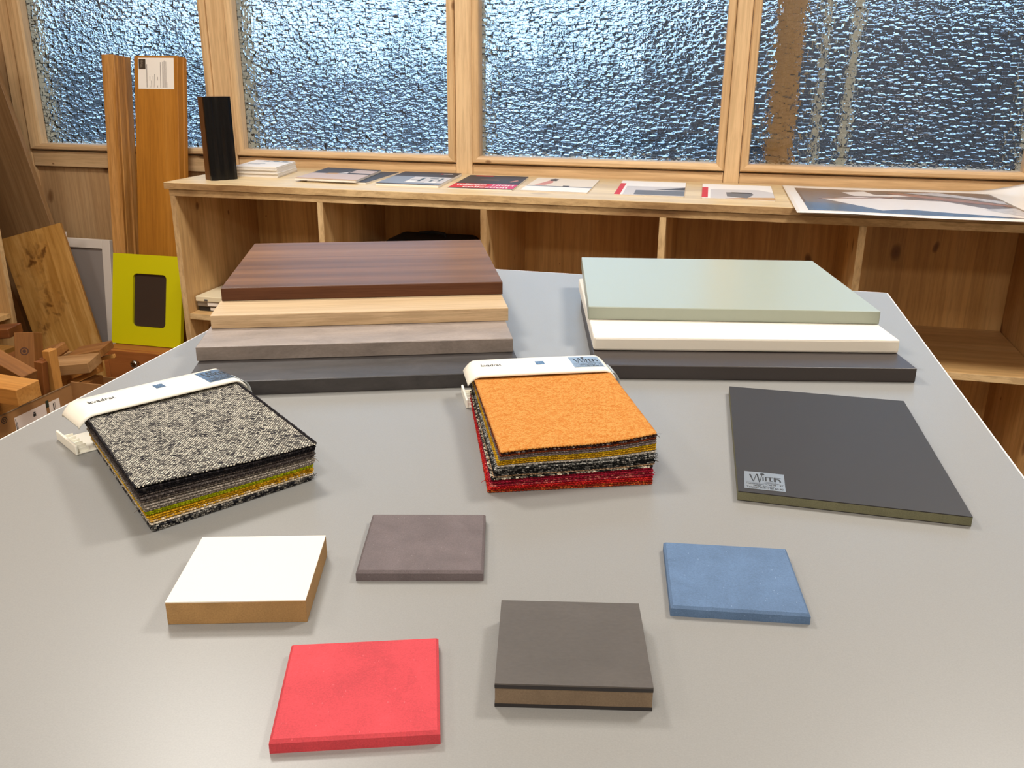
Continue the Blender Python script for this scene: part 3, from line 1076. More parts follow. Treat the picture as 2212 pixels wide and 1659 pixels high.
def paperstack(name, label, cat, pts, z, h, mat, group=None, edge=None):
    cx_ = sum(p[0] for p in pts) / 4
    cy_ = sum(p[1] for p in pts) / 4
    r_ = thing(name, label, cat, (cx_, cy_, z), 0, group)
    lo = [(x - cx_, y - cy_) for x, y in pts]
    obj('pages', prism([(x * .992, y * .995) for x, y in lo], 0, h - .0006), edge or PAPER, r_)
    obj('cover', prism(lo, h - .00055, h), mat, r_)

    def uvp(u, v, dz=.0001):
        x = lerp(lerp(lo[0][0], lo[1][0], u), lerp(lo[3][0], lo[2][0], u), v)
        y = lerp(lerp(lo[0][1], lo[1][1], u), lerp(lo[3][1], lo[2][1], u), v)
        return (x, y, h + dz)

    def patch(name_, uvs, mat_, dz=.00012):
        bm_ = bmesh.new()
        bm_.faces.new([bm_.verts.new(uvp(u, v, dz)) for u, v in uvs])
        return obj(name_, bm_, mat_, r_)

    def rect(name_, u0, u1, v0, v1, mat_, dz=.00012):
        return patch(name_, [(u0, v0), (u1, v0), (u1, v1), (u0, v1)], mat_, dz)

    def word(s_, u0, u1, v0, v1, mat_, dz=.00025, flip=False):
        bm_ = bmesh.new()
        text_into(bm_, s_, 0, 1, 0, 1, 0, .02, 0)
        for v_ in bm_.verts:
            a_, b_ = v_.co.x, v_.co.y
            v_.co = uvp(lerp(u0, u1, a_), lerp(v0, v1, b_), dz)
        return obj('lettering', bm_, mat_, r_)
    return r_, rect, patch, word


C_DARK = plain('dark_grey_print', (66, 62, 62), 0.55, spec=0.25)
C_MID = plain('mid_grey_print', (112, 112, 116), 0.55, spec=0.25)
C_PALE = plain('pale_grey_print', (206, 200, 198), 0.55, spec=0.25)
C_PINK = plain('pinkish_grey_print', (196, 176, 168), 0.55, spec=0.25)
C_BLUEGREY = plain('blue_grey_print', (140, 146, 156), 0.55, spec=0.25)
C_TEAL = plain('dull_teal_print', (88, 104, 110), 0.55, spec=0.25)
C_RED = plain('red_print', (206, 44, 48), 0.55, spec=0.25)
C_MAG = plain('magenta_print', (206, 64, 104), 0.55, spec=0.25)
C_WHITE = plain('white_print', (240, 234, 228), 0.55, spec=0.25)
C_CREAM = plain('cream_print', (228, 214, 196), 0.55, spec=0.25)
C_SKIN = plain('rosy_print', (206, 140, 126), 0.55, spec=0.25)
C_OCHRE = plain('tan_print', (192, 148, 100), 0.55, spec=0.25)
C_BROWN = plain('umber_print', (104, 84, 70), 0.55, spec=0.25)
MG = 'magazines laid out along the shelf top'
# two magazines lying one on the other
lower = [(-1.395, 2.742), (-1.172, 2.728), (-1.180, 3.060), (-1.405, 3.075)]
r_, rect, patch, word = paperstack('magazine', 'black edged magazine under the pink and grey magazine', 'magazine', [(-1.380, 2.735), (-1.170, 2.727), (-1.176, 3.040), (-1.388, 3.048)], ZS, .0055, C_DARK, MG)
r_, rect, patch, word = paperstack('magazine', 'pink and dark grey magazine lying on another one beside the brochure pile', 'magazine', [(-1.416, 2.722), (-1.196, 2.708), (-1.236, 3.022), (-1.450, 3.046)], ZS + .0058, .0070, C_PINK, MG)
rect('picture', .0, 1.0, .50, 1.0, C_DARK)
patch('picture', [(.60, .62), (1.0, .58), (1.0, .86), (.62, .90)], C_PINK, .0002)
patch('picture', [(.25, .44), (.48, .48), (.46, .56), (.28, .53)], C_OCHRE, .0002)
patch('picture', [(.44, .50), (.60, .54), (.57, .72), (.52, .62)], C_PALE, .00025)
rect('picture', .0, 1.0, .0, .05, C_OCHRE)
r_, rect, patch, word = paperstack('magazine', 'grey magazine with a pale interior picture and red spot', 'magazine', [(-1.129, 2.708), (-.919, 2.708), (-.949, 3.052), (-1.158, 3.052)], ZS, .0080, C_DARK, MG)
rect('picture', .0, 1.0, .04, .60, C_BLUEGREY)
rect('picture', .38, 1.0, .14, .58, C_PALE, .0002)
for u0, u1, v0, v1 in ((.42, .58, .30, .35), (.55, .60, .24, .52), (.68, .82, .44, .49), (.74, .78, .22, .36), (.86, .9, .28, .5)):
    rect('picture', u0, u1, v0, v1, C_TEAL, .00028)
rect('picture', .40, .54, .16, .27, C_WHITE, .00028)
rect('picture', .70, .88, .15, .24, C_WHITE, .00028)
rect('spot', .70, .735, .83, .89, C_RED, .0003)
rect('headline', .745, .90, .84, .875, C_PALE, .0003)
r_, rect, patch, word = paperstack('magazine', 'dark magazine with a red band and white lettering', 'magazine', [(-.884, 2.692), (-.680, 2.700), (-.710, 3.050), (-.915, 3.044)], ZS, .0045, C_DARK, MG)
patch('band', [(.0, .03), (.58, .03), (.58, .34), (.0, .34)], C_RED)
patch('band', [(.58, .03), (1.0, .03), (1.0, .34), (.58, .34)], C_MAG)
word('collection', .06, .52, .20, .32, C_WHITE)
word('HIGH', .62, .95, .21, .31, C_WHITE)
word('collection', .2, .9, .06, .16, C_WHITE)
rect('headline', .12, .42, .91, .97, C_RED)
patch('picture', [(.28, .60), (.62, .58), (.60, .68), (.30, .70)], C_BROWN, .0002)
patch('picture', [(.84, .50), (.93, .62), (.90, .68), (.80, .54)], C_SKIN, .0002)
r_, rect, patch, word = paperstack('magazine', 'white magazine with a small dark haired figure on the cover', 'magazine', [(-.6580, 2.708), (-.4490, 2.702), (-.4650, 3.040), (-.6750, 3.046)], ZS, .0035, C_CREAM, MG)
rect('band', .0, 1.0, .0, .32, C_WHITE)
rect('band', .0, 1.0, .32, .37, C_MID)
patch('picture', [(.10, .42), (.26, .42), (.34, .62), (.30, .80), (.24, .78), (.18, .60)], C_SKIN, .0002)
patch('picture', [(.26, .76), (.36, .76), (.37, .90), (.30, .95), (.23, .88)], C_DARK, .00025)
rect('picture', .55, .65, .34, .42, C_DARK, .0003)
r_, rect, patch, word = paperstack('magazine', 'open topped brochure with red spine band and grey furniture picture', 'magazine', [(-.3680, 2.698), (-.1630, 2.704), (-.1800, 3.050), (-.3880, 3.050)], ZS, .0030, C_WHITE, MG)
rect('band', .0, .085, .0, .80, C_RED)
patch('picture', [(.12, .0), (1.0, .0), (1.0, .66), (.55, .60), (.12, .60)], C_PALE)
patch('picture', [(.28, .03), (1.0, .02), (1.0, .35), (.28, .33)], C_MID, .0002)
patch('picture', [(.55, .38), (1.0, .40), (1.0, .60), (.8, .5)], C_DARK, .00022)
r_, rect, patch, word = paperstack('magazine', 'brochure with red spine band beside the large print', 'magazine', [(-.1120, 2.696), (.0950, 2.694), (.0880, 3.035), (-.1260, 3.040)], ZS, .0030, C_WHITE, MG)
rect('band', .0, .085, .03, .74, C_RED)
patch('picture', [(.12, .0), (1.0, .0), (1.0, .5), (.8, .66), (.12, .60)], C_PALE)
patch('picture', [(.35, .14), (.62, .06), (.72, .30), (.70, .42), (.34, .42)], C_MID, .0002)
patch('picture', [(.36, .36), (.72, .36), (.66, .44), (.42, .44)], C_DARK, .00025)
patch('picture', [(.3, .0), (1.0, .0), (1.0, .16), (.7, .12)], C_OCHRE, .00018)
# pile of white brochures
for q in range(9):
    dx, dy = random.uniform(-.004, .004), random.uniform(-.004, .004)
    pts = [(-1.676 + dx - .002 * (8 - q), 2.800 + dy), (-1.520 + dx, 2.800 + dy), (-1.552 + dx, 3.000 + dy), (-1.712 + dx, 3.010 + dy)]
    lab = 'topmost white brochure of the pile beside the black profile' if q == 8 else 'white brochure inside the pile beside the black profile'
    r_, rect, patch, word = paperstack('brochure', lab, 'brochure', pts, ZS + q * .0039, .0037, C_WHITE, 'white brochures in a pile')
rect('picture', .1, .95, .80, .92, C_PALE)
for u in (.28, .52, .74):
    rect('picture', u, u + .14, .81, .91, C_TEAL, .0002)
rect('headline', .12, .5, .45, .50, C_BLUEGREY)
rect('headline', .12, .42, .36, .40, C_BLUEGREY)

# large print with curled right corner, over a second sheet
PRW, PRD = 0.715, 0.60


def print_z(u, v):
    z = .0022 + .0008 * math.sin(u * 11) * (1 - v) + .001 * math.sin(u * 7 + v * 3)
    t = (u - .78) / .22 + (v - .74) / .26
    if t > 0.9:
        z += .028 * (t - 0.9) ** 1.5
    return max(z, .0012)


def sheet(name, parent, u0, u1, v0, v1, mat, dz, th, nx=60, ny=36):
    bm_ = bmesh.new()

    def P(u, v, q):
        return (u * PRW + .012 * (1 - v) * 0 - .02 * v, v * PRD, print_z(u, v) + dz + q)
    g0 = [[bm_.verts.new(P(lerp(u0, u1, i / nx), lerp(v0, v1, j / ny), 0)) for j in range(ny + 1)] for i in range(nx + 1)]
    g1 = [[bm_.verts.new(P(lerp(u0, u1, i / nx), lerp(v0, v1, j / ny), th)) for j in range(ny + 1)] for i in range(nx + 1)]
    for i in range(nx):
        for j in range(ny):
            bm_.faces.new((g1[i][j], g1[i + 1][j], g1[i + 1][j + 1], g1[i][j + 1]))
            bm_.faces.new((g0[i][j], g0[i][j + 1], g0[i + 1][j + 1], g0[i + 1][j]))
    ring = [(i, 0) for i in range(nx)] + [(nx, j) for j in range(ny)] + [(i, ny) for i in range(nx, 0, -1)] + [(0, j) for j in range(ny, 0, -1)]
    for a_, b_ in zip(ring, ring[1:] + ring[:1]):
        bm_.faces.new((g0[a_[0]][a_[1]], g0[b_[0]][b_[1]], g1[b_[0]][b_[1]], g1[a_[0]][a_[1]]))
    return obj(name, bm_, mat, parent, smooth=True)


def picpoly(parent, name, uvs, mat, dz):
    """flat printed shape on the sheet, cut fine enough to follow its curl"""
    bm_ = bmesh.new()
    f = bm_.faces.new([bm_.verts.new((u, v, 0)) for u, v in uvs])
    bmesh.ops.triangulate(bm_, faces=[f])
    bmesh.ops.subdivide_edges(bm_, edges=bm_.edges[:], cuts=7, use_grid_fill=True)
    for v_ in bm_.verts:
        u, v = v_.co.x, v_.co.y
        v_.co = (u * PRW - .02 * v, v * PRD, print_z(u, v) + dz)
    return obj(name, bm_, mat, parent)


o = obj('poster', box(0, PRW - .02, 0, PRD - .03, 0, .0012), plain('grey_white_paper', (208, 198, 190), 0.7), None, (.150, 2.485, ZS))
tag(o, 'plain sheet lying under the large photo print at the shelf end', 'poster', 'large sheets at the shelf end')
pr = thing('poster', 'large glossy photo print with white border and curled corner', 'poster', (.144, 2.470, ZS + .0013), 0, 'large sheets at the shelf end')
GLOSS = plain('glossy_white_paper', (240, 232, 222), 0.28)
P_SKY = plain('print_brown_sky', (104, 92, 86), 0.22)
P_SEA = plain('print_blue_sea', (60, 84, 110), 0.22, 0, 0.35, 60)
P_SAIL = plain('print_white_sail', (232, 222, 214), 0.25)
P_SPRAY = plain('print_spray', (190, 184, 182), 0.3, 0, 0.3, 90)
P_ROPE = plain('print_brown_spar', (150, 96, 58), 0.3, 0, 0.3, 90)
sheet('paper', pr, 0, 1, 0, 1, GLOSS, 0, .0004)
ph = sheet('picture', pr, .046, .832, .075, .90, P_SKY, .0005, .0001)
def sp(name, uvs, mat, dz):
    picpoly(ph, name, [(.046 + u * .786, .075 + v * .825) for u, v in uvs], mat, dz)
sp('picture_sea', [(.0, .0), (1, .0), (1, .20), (.7, .12), (.3, .26), (.0, .32)], P_SEA, .0007)
sp('picture_sail', [(.10, .50), (.30, .66), (.70, .58), (1.0, .06), (.93, .02), (.46, .20), (.34, .10)], P_SAIL, .0008)
sp('picture_sail', [(.24, .86), (.36, .94), (.40, .78), (.60, .84), (.62, .76), (.28, .70)], P_SAIL, .0008)
sp('picture_spar', [(.46, .88), (.52, .92), (.98, .50), (.98, .42), (.70, .62)], P_ROPE, .0009)
sp('picture_spray', [(.56, .92), (.74, .96), (.99, .66), (.98, .52), (.80, .76)], P_SPRAY, .0009)
sp('picture_spray', [(.82, .30), (.98, .38), (.99, .12), (.94, .08)], P_SPRAY, .0010)
sp('picture_rope', [(.08, .48), (.11, .52), (.47, .70), (.47, .67)], P_ROPE, .0011)

# ------------------------------------------------------------------ black profile standing on the shelf
BLACKGLOSS = plain('black_gloss', (9, 8, 9), 0.22, spec=0.25)
BROWNSIDE = wood('profile_side', (70, 42, 20), (96, 60, 28), (116, 76, 40), 'z', 60, 0.05, 0.5)
r = thing('profile_sample', 'tall glossy black fluted profile standing on the shelf end', 'profile', (-1.6627, 2.7034, ZS), math.radians(53))
w2 = .0443
sec = []
N = 40
for i in range(N + 1):
    u = i / N
    y = -.012 + .0022 * math.cos(u * math.pi * 6) + .004 * (abs(u - .5) * 2) ** 3
    sec.append((lerp(-w2, w2, u), y))
pts = sec + [(w2, .020), (-w2, .020)]
obj('front_molding', prism(sec + [(w2, .004), (-w2, .004)], 0, .262), BLACKGLOSS, r)
obj('backing', prism([(-w2, .0045), (w2, .0045), (w2, .045), (-w2, .045)], 0, .2615), BROWNSIDE, r)

# ------------------------------------------------------------------ flat cases on the cabinet's own shelf
zb = T - .4118
def case(label, x0, x1, y0, y1, z0, h, mat, lab=None, feet=False, group='flat cases and binders in the first compartment'):
    r_ = thing('flat_case', label, 'case', ((x0 + x1) / 2, (y0 + y1) / 2, z0), 0, group)
    w, d = x1 - x0, y1 - y0
    obj('body', box(-w / 2, w / 2, -d / 2, d / 2, 0, h, .002, 2), mat, r_)
    if lab:
        obj('label', box(-w * .25, w * .32, -d / 2 - .0006, -d / 2 - .0001, h * .2, h * .85), lab, r_)
    if feet:
        for fx in (-.2, .28):
            obj('latch', box(w * fx - .006, w * fx + .006, -d / 2 - .002, -d / 2 - .0001, h * .12, h * .5, .0006, 1), STEEL, r_)
    return r_
case('black case at the bottom of the small stack', -1.768, -1.590, 2.640, 2.86, zb, .0165, plain('black_vinyl', (34, 32, 32), 0.5), PAPER)
case('grey case in the middle of the small stack', -1.770, -1.610, 2.636, 2.86, zb + .0168, .0175, plain('grey_brown_vinyl', (128, 116, 100), 0.5), PAPER)
case('cream white case with two latches on the small stack', -1.772, -1.640, 2.632, 2.84, zb + .0346, .0180, plain('cream_vinyl', (226, 212, 180), 0.5), None, True)
for q in range(6):
    dx, dy = random.uniform(-.006, .006), random.uniform(-.006, .006)
    o = obj('folder', box(-.11 + dx, .10 + dx, -.09 + dy, .09 + dy, 0, .0095, .0008, 1), PAPER, None, (-1.60, 2.965, zb + q * .0099))
    tag(o, 'topmost pale folder behind the flat cases' if q == 5 else 'pale folder inside the pile behind the flat cases', 'folder', 'pale folders behind the flat cases')
# dark case in the second compartment
r = thing('carry_case', 'black soft case lying deep in the second compartment', 'case', (-1.02, 2.93, zb))
obj('body', box(-.15, .15, -.10, .10, 0, .242, .03, 4), plain('black_cloth', (26, 24, 24), 0.8), r)
bm = bmesh.new()
sweep(bm, [(-.05, 0, .236), (-.045, 0, .252), (0, 0, .258), (.045, 0, .252), (.05, 0, .236)], .006, 8)
obj('handle', bm, plain('black_strap', (22, 20, 20), 0.7), r)

# ------------------------------------------------------------------ leaning things in the left corner


def leaning(name, label, cat, p, zax, xax, group=None):
    """empty at p with local z along zax and local x as close to xax as possible"""
    z = Vector(zax).normalized()
    x = Vector(xax)
    x = (x - z * x.dot(z)).normalized()
    y = z.cross(x)
    mm = Matrix((x, y, z)).transposed().to_4x4()
    mm.translation = Vector(p)
    o_ = bpy.data.objects.new(name, None)
    o_.empty_display_size = .05
    COL.objects.link(o_)
    o_.matrix_world = mm
    tag(o_, label, cat, group)
    return o_


PLANKW = wood('orange_oak', (150, 94, 26), (174, 114, 36), (194, 134, 56), 'z', 60, 0.035, 0.45, 0.0, contrast=1.0)
ASHW = wood('striped_ash', (136, 90, 38), (178, 124, 60), (202, 150, 88), 'z', 130, 0.04, 0.5, 0.0, contrast=1.5)
# post 1: stepped window-frame section
k1 = .121
r = leaning('timber_profile', 'narrow striped timber profile leaning on the window, left of the labelled one', 'timber', (-2.2675, 2.843, 0.0065), (0, k1, 1), (1, 0, 0), 'timber profiles leaning on the window')
sec = [(-.0265, 0), (.0265, 0), (.0265, .050), (.0335, .053), (.0335, .085), (-.0265, .085)]
bm = prism(sec, 0, 1.300, .0012)
obj('beam', bm, ASHW, r)
obj('groove_strip', prism([(.0269, .012), (.0290, .016), (.0290, .046), (.0269, .048)], .002, 1.295), ASHW, r)
# post 2: wide board with paper label
k2 = .171
r = leaning('timber_profile', 'wide orange oak profile with a white paper label leaning on the window', 'timber', (-2.0985, 2.820, 0.0085), (0, k2, 1), (1, 0, 0), 'timber profiles leaning on the window')
obj('beam', prism([(-.0895, 0), (.0895, 0), (.0895, .030), (.094, .034), (.094, .052), (-.0895, .052)], 0, 1.304, .0015), PLANKW, r)
lb = obj('paper_label', box(-.0725, .0745, -.0006, -.0002, 1.188, 1.296), PAPER, r)
bm = bmesh.new()
bx(bm, -.0695, -.0415, -.0009, -.0007, 1.257, 1.292)
obj('logo_square', bm, plain('brown_black_print', (58, 46, 34), 0.6), lb)
bm = bmesh.new()
text_into(bm, 'Wirth', 0, .026, 0, .011, 0)
xform(bm, Matrix.Translation((-.0525, -.00095, 1.262)) @ Matrix(((0, -1, 0, 0), (0, 0, -1, 0), (1, 0, 0, 0), (0, 0, 0, 1))))
obj('lettering', bm, plain('pale_print', (150, 136, 118), 0.6), lb)
bm = bmesh.new()
for x_, z0_, z1_, w_ in ((-.0365, 1.193, 1.274, .0022), (-.0245, 1.193, 1.200, .0016), (-.0245, 1.216, 1.232, .0016), (-.018, 1.193, 1.217, .0016), (-.011, 1.193, 1.232, .0018),
                         (-.0045, 1.193, 1.240, .0018), (.0075, 1.193, 1.200, .0016), (.0075, 1.218, 1.230, .0016), (.020, 1.193, 1.281, .002), (.0285, 1.193, 1.282, .0013),
                         (.032, 1.193, 1.284, .0013), (.0355, 1.193, 1.287, .0013), (.039, 1.193, 1.285, .0013), (.0425, 1.193, 1.283, .0013), (.046, 1.193, 1.212, .0013)):
    bx(bm, x_ - w_ / 2, x_ + w_ / 2, -.0009, -.0007, z0_, z1_)
obj('printed_lines', bm, plain('grey_print', (120, 110, 104), 0.6), lb)

# white cabinet door with grey panel, behind the burl board
r = leaning('cabinet_door', 'white framed door with grey panel leaning behind the burl board', 'door sample', (-2.556, 2.935, 0.002), (0, .118, 1), (1, 0, 0))
WHITEP = plain('white_lacquer', (226, 214, 202), 0.45)
dw, dh, st = .178, .618, .036
obj('panel', box(-dw + st - .002, dw - st + .002, .008, .014, st, dh - st), plain('taupe_lacquer', (150, 140, 134), 0.4), r)
for nm, a_ in (('stile', (-dw, -dw + st, 0, .02, 0, dh)), ('stile', (dw - st, dw, 0, .02, 0, dh)),
               ('rail', (-dw + st + .0003, dw - st - .0003, 0, .02, dh - st, dh)), ('rail', (-dw + st + .0003, dw - st - .0003, 0, .02, 0, st))):
    obj(nm, box(*a_, .002, 2), WHITEP, r)
obj('corner_block', box(-.050, -.028, .002, .018, dh + .0003, dh + .022, .001, 1), WHITEP, r)

# burl board
BURL, nt, b = new_mat('burl_oak_veneer')
v = coords(nt, (1, 1, .11), jitter=False)
vv = coords(nt, (1, 1, 1), jitter=False)
g1 = noise(nt, v, 26, 4, 0.6, 1.4)
g2 = noise(nt, v, 140, 5, 0.7, 0.3)
c0 = ramp(nt, g1, [(0.3, lin(170, 120, 54)), (0.5, lin(198, 148, 78)), (0.7, lin(216, 170, 104))])
c0 = mixc(nt, 0.35, c0, ramp(nt, g2, [(0.3, (.72, .66, .6, 1)), (0.65, (1.06, 1.06, 1.06, 1))]), 'MULTIPLY')
wobn = nt.nodes.new('ShaderNodeTexNoise'); wobn.inputs['Scale'].default_value = 18; wobn.inputs['Detail'].default_value = 4
nt.links.new(vv, wobn.inputs['Vector'])
for (kx, kz, rad) in ((-.035, .520, .070), (.035, .550, .050), (-.010, .350, .080), (-.095, .275, .060), (-.125, .46, .030)):
    d_ = nt.nodes.new('ShaderNodeVectorMath'); d_.operation = 'MULTIPLY_ADD'
    d_.inputs[1].default_value = (.10, 0, .10)
    nt.links.new(wobn.outputs['Color'], d_.inputs[0]); nt.links.new(vv, d_.inputs[2])
    ds = nt.nodes.new('ShaderNodeVectorMath'); ds.operation = 'MULTIPLY'
    nt.links.new(d_.outputs[0], ds.inputs[0]); ds.inputs[1].default_value = (1, 0, .8)
    dd = nt.nodes.new('ShaderNodeVectorMath'); dd.operation = 'DISTANCE'
    nt.links.new(ds.outputs[0], dd.inputs[0]); dd.inputs[1].default_value = (kx + .05, 0, (kz + .05) * .8)
    near = ramp(nt, mathn(nt, 'DIVIDE', dd.outputs['Value'], rad), [(0.0, (1, 1, 1, 1)), (1.0, (0, 0, 0, 1))])
    vo_ = nt.nodes.new('ShaderNodeTexVoronoi'); vo_.inputs['Scale'].default_value = 34
    nt.links.new(d_.outputs[0], vo_.inputs['Vector'])
    eye = ramp(nt, vo_.outputs['Distance'], [(0.22, (1, 1, 1, 1)), (0.56, (0, 0, 0, 1))])
    c0 = mixc(nt, mathn(nt, 'MULTIPLY', eye, near, True), c0, lin(70, 38, 14))
    c0 = mixc(nt, mathn(nt, 'MULTIPLY', near, .30), c0, lin(150, 92, 34))
nt.links.new(c0, b.inputs['Base Color'])
b.inputs['Roughness'].default_value = 0.42
tl = math.radians(15.2)
zx = Vector((-math.sin(tl), .06, math.cos(tl)))
o = leaning('veneered_board', 'oak board with dark burl knots leaning in the left corner', 'board', (-2.462, 2.845, .045), zx, (math.cos(tl), 0, math.sin(tl)))
obj('face_veneer', box(-.1495, .1495, -.0008, .0, 0, .637, 0), BURL, o)
obj('core', box(-.1495, .1495, .0002, .009, 0, .637, .0006, 1), wood('burl_board_core', (140, 96, 46), (168, 120, 62), (186, 140, 82), 'z', 50, .1, .6), o)

# dark plank, tall, leaning to the left
tl = math.radians(13.6)
zx = Vector((-math.sin(tl), .008, math.cos(tl)))
o = obj('plank', box(-.30, .0, 0, .022, 0, 1.38, .001, 1), wood('dark_stained_plank', (104, 74, 44), (132, 98, 62), (154, 120, 82), 'z', 26, .035, .5, .0, contrast=1.3))
x = Vector((math.cos(tl), 0, math.sin(tl))); z = zx.normalized(); x = (x - z * x.dot(z)).normalized(); y = z.cross(x)
mm = Matrix((x, y, z)).transposed().to_4x4(); mm.translation = Vector((-2.515, 3.045, .002 + .30 * math.sin(tl) * 0))
o.matrix_world = mm
tag(o, 'tall dark brown plank leaning to the left behind the burl board', 'plank')

# shelf unit along the left wall (its far end shows)
u = thing('left_shelf_unit', 'pine shelf unit against the left wall, only its end showing', 'shelf', (-2.86, 2.2, 0))
u.name = 'wall_shelf_unit'
def ub(nm, x0, x1, y0, y1, z0, z1, mat, par=u):
    return obj(nm, box(x0 + 2.86, x1 + 2.86, y0 - 2.2, y1 - 2.2, z0, z1, .0008, 1), mat, par)
for y_ in (1.62, 2.705):
    e_ = ub('end_panel', -3.115, -2.602, y_ - .0095, y_ + .0095, 0.0, T + .55, PINE_SIDE)
    ub('panel_edge', -2.6018, -2.600, y_ - .0093, y_ + .0093, 0.0, T + .55, PINE_EDGE_Z, e_)
for z_ in (.06, T - .495, T + .05, T + .55):
    s_ = ub('shelf_board', -3.115, -2.606, 1.63, 2.695, z_ - .019, z_ - (.0 if z_ < T + .5 else -.0005), PINE_SHELF)
ub('back_panel', -3.119, -3.1155, 1.612, 2.714, 0.0, T + .55, PINE_SIDE)

# orange drawer unit with knob and the lime door standing on it
ORANGE = wood('cherry_orange', (146, 84, 40), (172, 104, 52), (190, 122, 68), 'x', 40, .05, .45, 0, contrast=.9)
r = thing('drawer_box', 'low orange brown wooden drawer box with metal knob', 'drawer', (-2.058, 2.745, 0))
obj('carcass', box(-.170, .170, -.030, .075, 0, .2765, .001, 1), ORANGE, r)
obj('drawer_front', box(-.150, .170, -.048, -.0305, .012, .2750, .0015, 2), ORANGE, r)
obj('side_stile', box(-.1705, -.1512, -.048, -.0305, .0, .2760, .001, 1), ORANGE, r)
bm = bmesh.new()
mt_ = Matrix.Translation((-.026, -.0482, .236)) @ Matrix.Rotation(math.radians(90), 4, 'X')
lathe(bm, [(.006, 0), (.006, .010), (.013, .014), (.0155, .021), (.0135, .027), (.007, .030)], 24, mt_)
obj('knob', bm, plain('polished_nickel', (190, 186, 180), .15, 1.0), r, smooth=True)

LIME = plain('lime_lacquer', (208, 200, 8), 0.35)
# lime door: frame with rounded window
kk = .24
r = leaning('cabinet_door', 'lime green door with a small dark window on the drawer box', 'door sample', (-2.096, 2.768, .2790), (0, kk, 1), (1, 0, 0))
lw, lh = .1455, .334
def rr(x0, x1, z0, z1, rad, n=6):
    out = []
    for cx_, cz_, a0 in ((x1 - rad, z1 - rad, 0), (x0 + rad, z1 - rad, 90), (x0 + rad, z0 + rad, 180), (x1 - rad, z0 + rad, 270)):
        for q in range(n + 1):
            a = math.radians(a0 + 90 * q / n)
            out.append((cx_ + rad * math.cos(a), cz_ + rad * math.sin(a)))
    return out
inn = rr(-.058, .081, .069, .264, .016)
out = rr(-lw, lw, 0, lh, .003)
bm = bmesh.new()
rings = []
for pts_, y_ in ((out, 0), (out, .019), (inn, .019), (inn, 0.0)):
    rings.append([bm.verts.new((x_, y_, z_)) for x_, z_ in pts_])
n = len(out)
for a_, b_ in ((0, 1), (1, 2), (2, 3), (3, 0)):
    for q in range(n):
        bm.faces.new((rings[a_][q], rings[a_][(q + 1) % n], rings[b_][(q + 1) % n], rings[b_][q]))
obj('frame', bm, LIME, r)
obj('smoked_pane', box(-.0565, .0795, .008, .011, .0705, .2625), plain('smoked_glass', (64, 52, 44), 0.08), r)

# ------------------------------------------------------------------ cardboard box full of offcuts
CARD = plain('brown_cardboard', (152, 108, 62), 0.85, 0, .06, 30)
CARDE = plain('torn_cardboard_edge', (120, 92, 62), 0.9, 0, .35, 160)
bxx = thing('cardboard_box', 'open brown cardboard box filled with wood offcuts, white label on its side', 'box', (-2.13, 1.80, 0))
X0, X1, Y0, Y1, ZR = -.28, .28, -.34, .62, T - .500
YF = .285
obj('base', box(X0 + .005, X1 - .005, Y0 + .005, Y1 - .005, 0, .260), CARD, bxx)
obj('side_wall', box(X1 - .004, X1, YF + .001, Y1, 0, ZR - .16), CARD, bxx)
for nm, a_ in (('side_wall', (X1 - .004, X1, Y0, YF, 0, ZR)), ('side_wall', (X0, X0 + .004, Y0, Y1, 0, ZR)), ('end_wall', (X0 + .0045, X1 - .0045, Y0, Y0 + .004, 0, ZR)), ('end_wall', (X0 + .0045, X1 - .0045, Y1 - .004, Y1, 0, ZR - .10))):
    w_ = obj(nm, box(*a_), CARD, bxx)
    if nm == 'side_wall' and a_[0] > 0:
        rb = obj('torn_rim', box(X1 - .0045, X1 + .0008, Y0, YF, ZR + .0002, ZR + .0022), CARDE, w_)
        lbl = obj('paper_label', box(X1 + .0002, X1 + .0006, .062, .178, ZR - .12, ZR - .020), plain('pinkish_white_label', (226, 210, 200), .7), w_)
        lb2 = obj('paper_label', box(X1 + .0002, X1 + .0006, .190, .232, ZR - .12, ZR - .022), plain('white_label', (228, 214, 202), .7), w_)
        obj('dark_field', box(X1 + .0007, X1 + .0009, .179, .190, ZR - .034, ZR - .014), plain('dark_green_print', (40, 48, 34), .7), w_)
        bm = bmesh.new()
        for (y0_, y1_, z0_, z1_) in ((.064, .066, -.06, -.025), (.068, .0695, -.055, -.035), (.128, .138, -.042, -.034), (.129, .137, -.033, -.029), (.092, .096, -.060, -.055), (.205, .209, -.05, -.03), (.212, .2135, -.06, -.028)):
            bx(bm, X1 + .0007, X1 + .0009, y0_, y1_, ZR + z0_, ZR + z1_)
        obj('printed_lines', bm, INK, lbl)
        # hexagonal stamp on the rim
        bm = bmesh.new()
        hx = lambda r_, q: (X1 + .0007, .028 + r_ * math.cos(q * math.pi / 3), ZR - .014 + r_ * math.sin(q * math.pi / 3) * .9)
        for q in range(6):
            bm.faces.new([bm.verts.new(p) for p in (hx(.011, q), hx(.011, q + 1), hx(.0085, q + 1), hx(.0085, q))])
        for q in range(6):
            bm.faces.new([bm.verts.new(p) for p in (hx(.005, q), hx(.005, q + 1), hx(.003, q + 1), hx(.003, q))])
        obj('stamp', bm, INK, w_)
obj('flap', box(X1 + .001, X1 + .16, YF + .0005, YF + .0045, ZR - .20, ZR + .008), CARD, bxx)

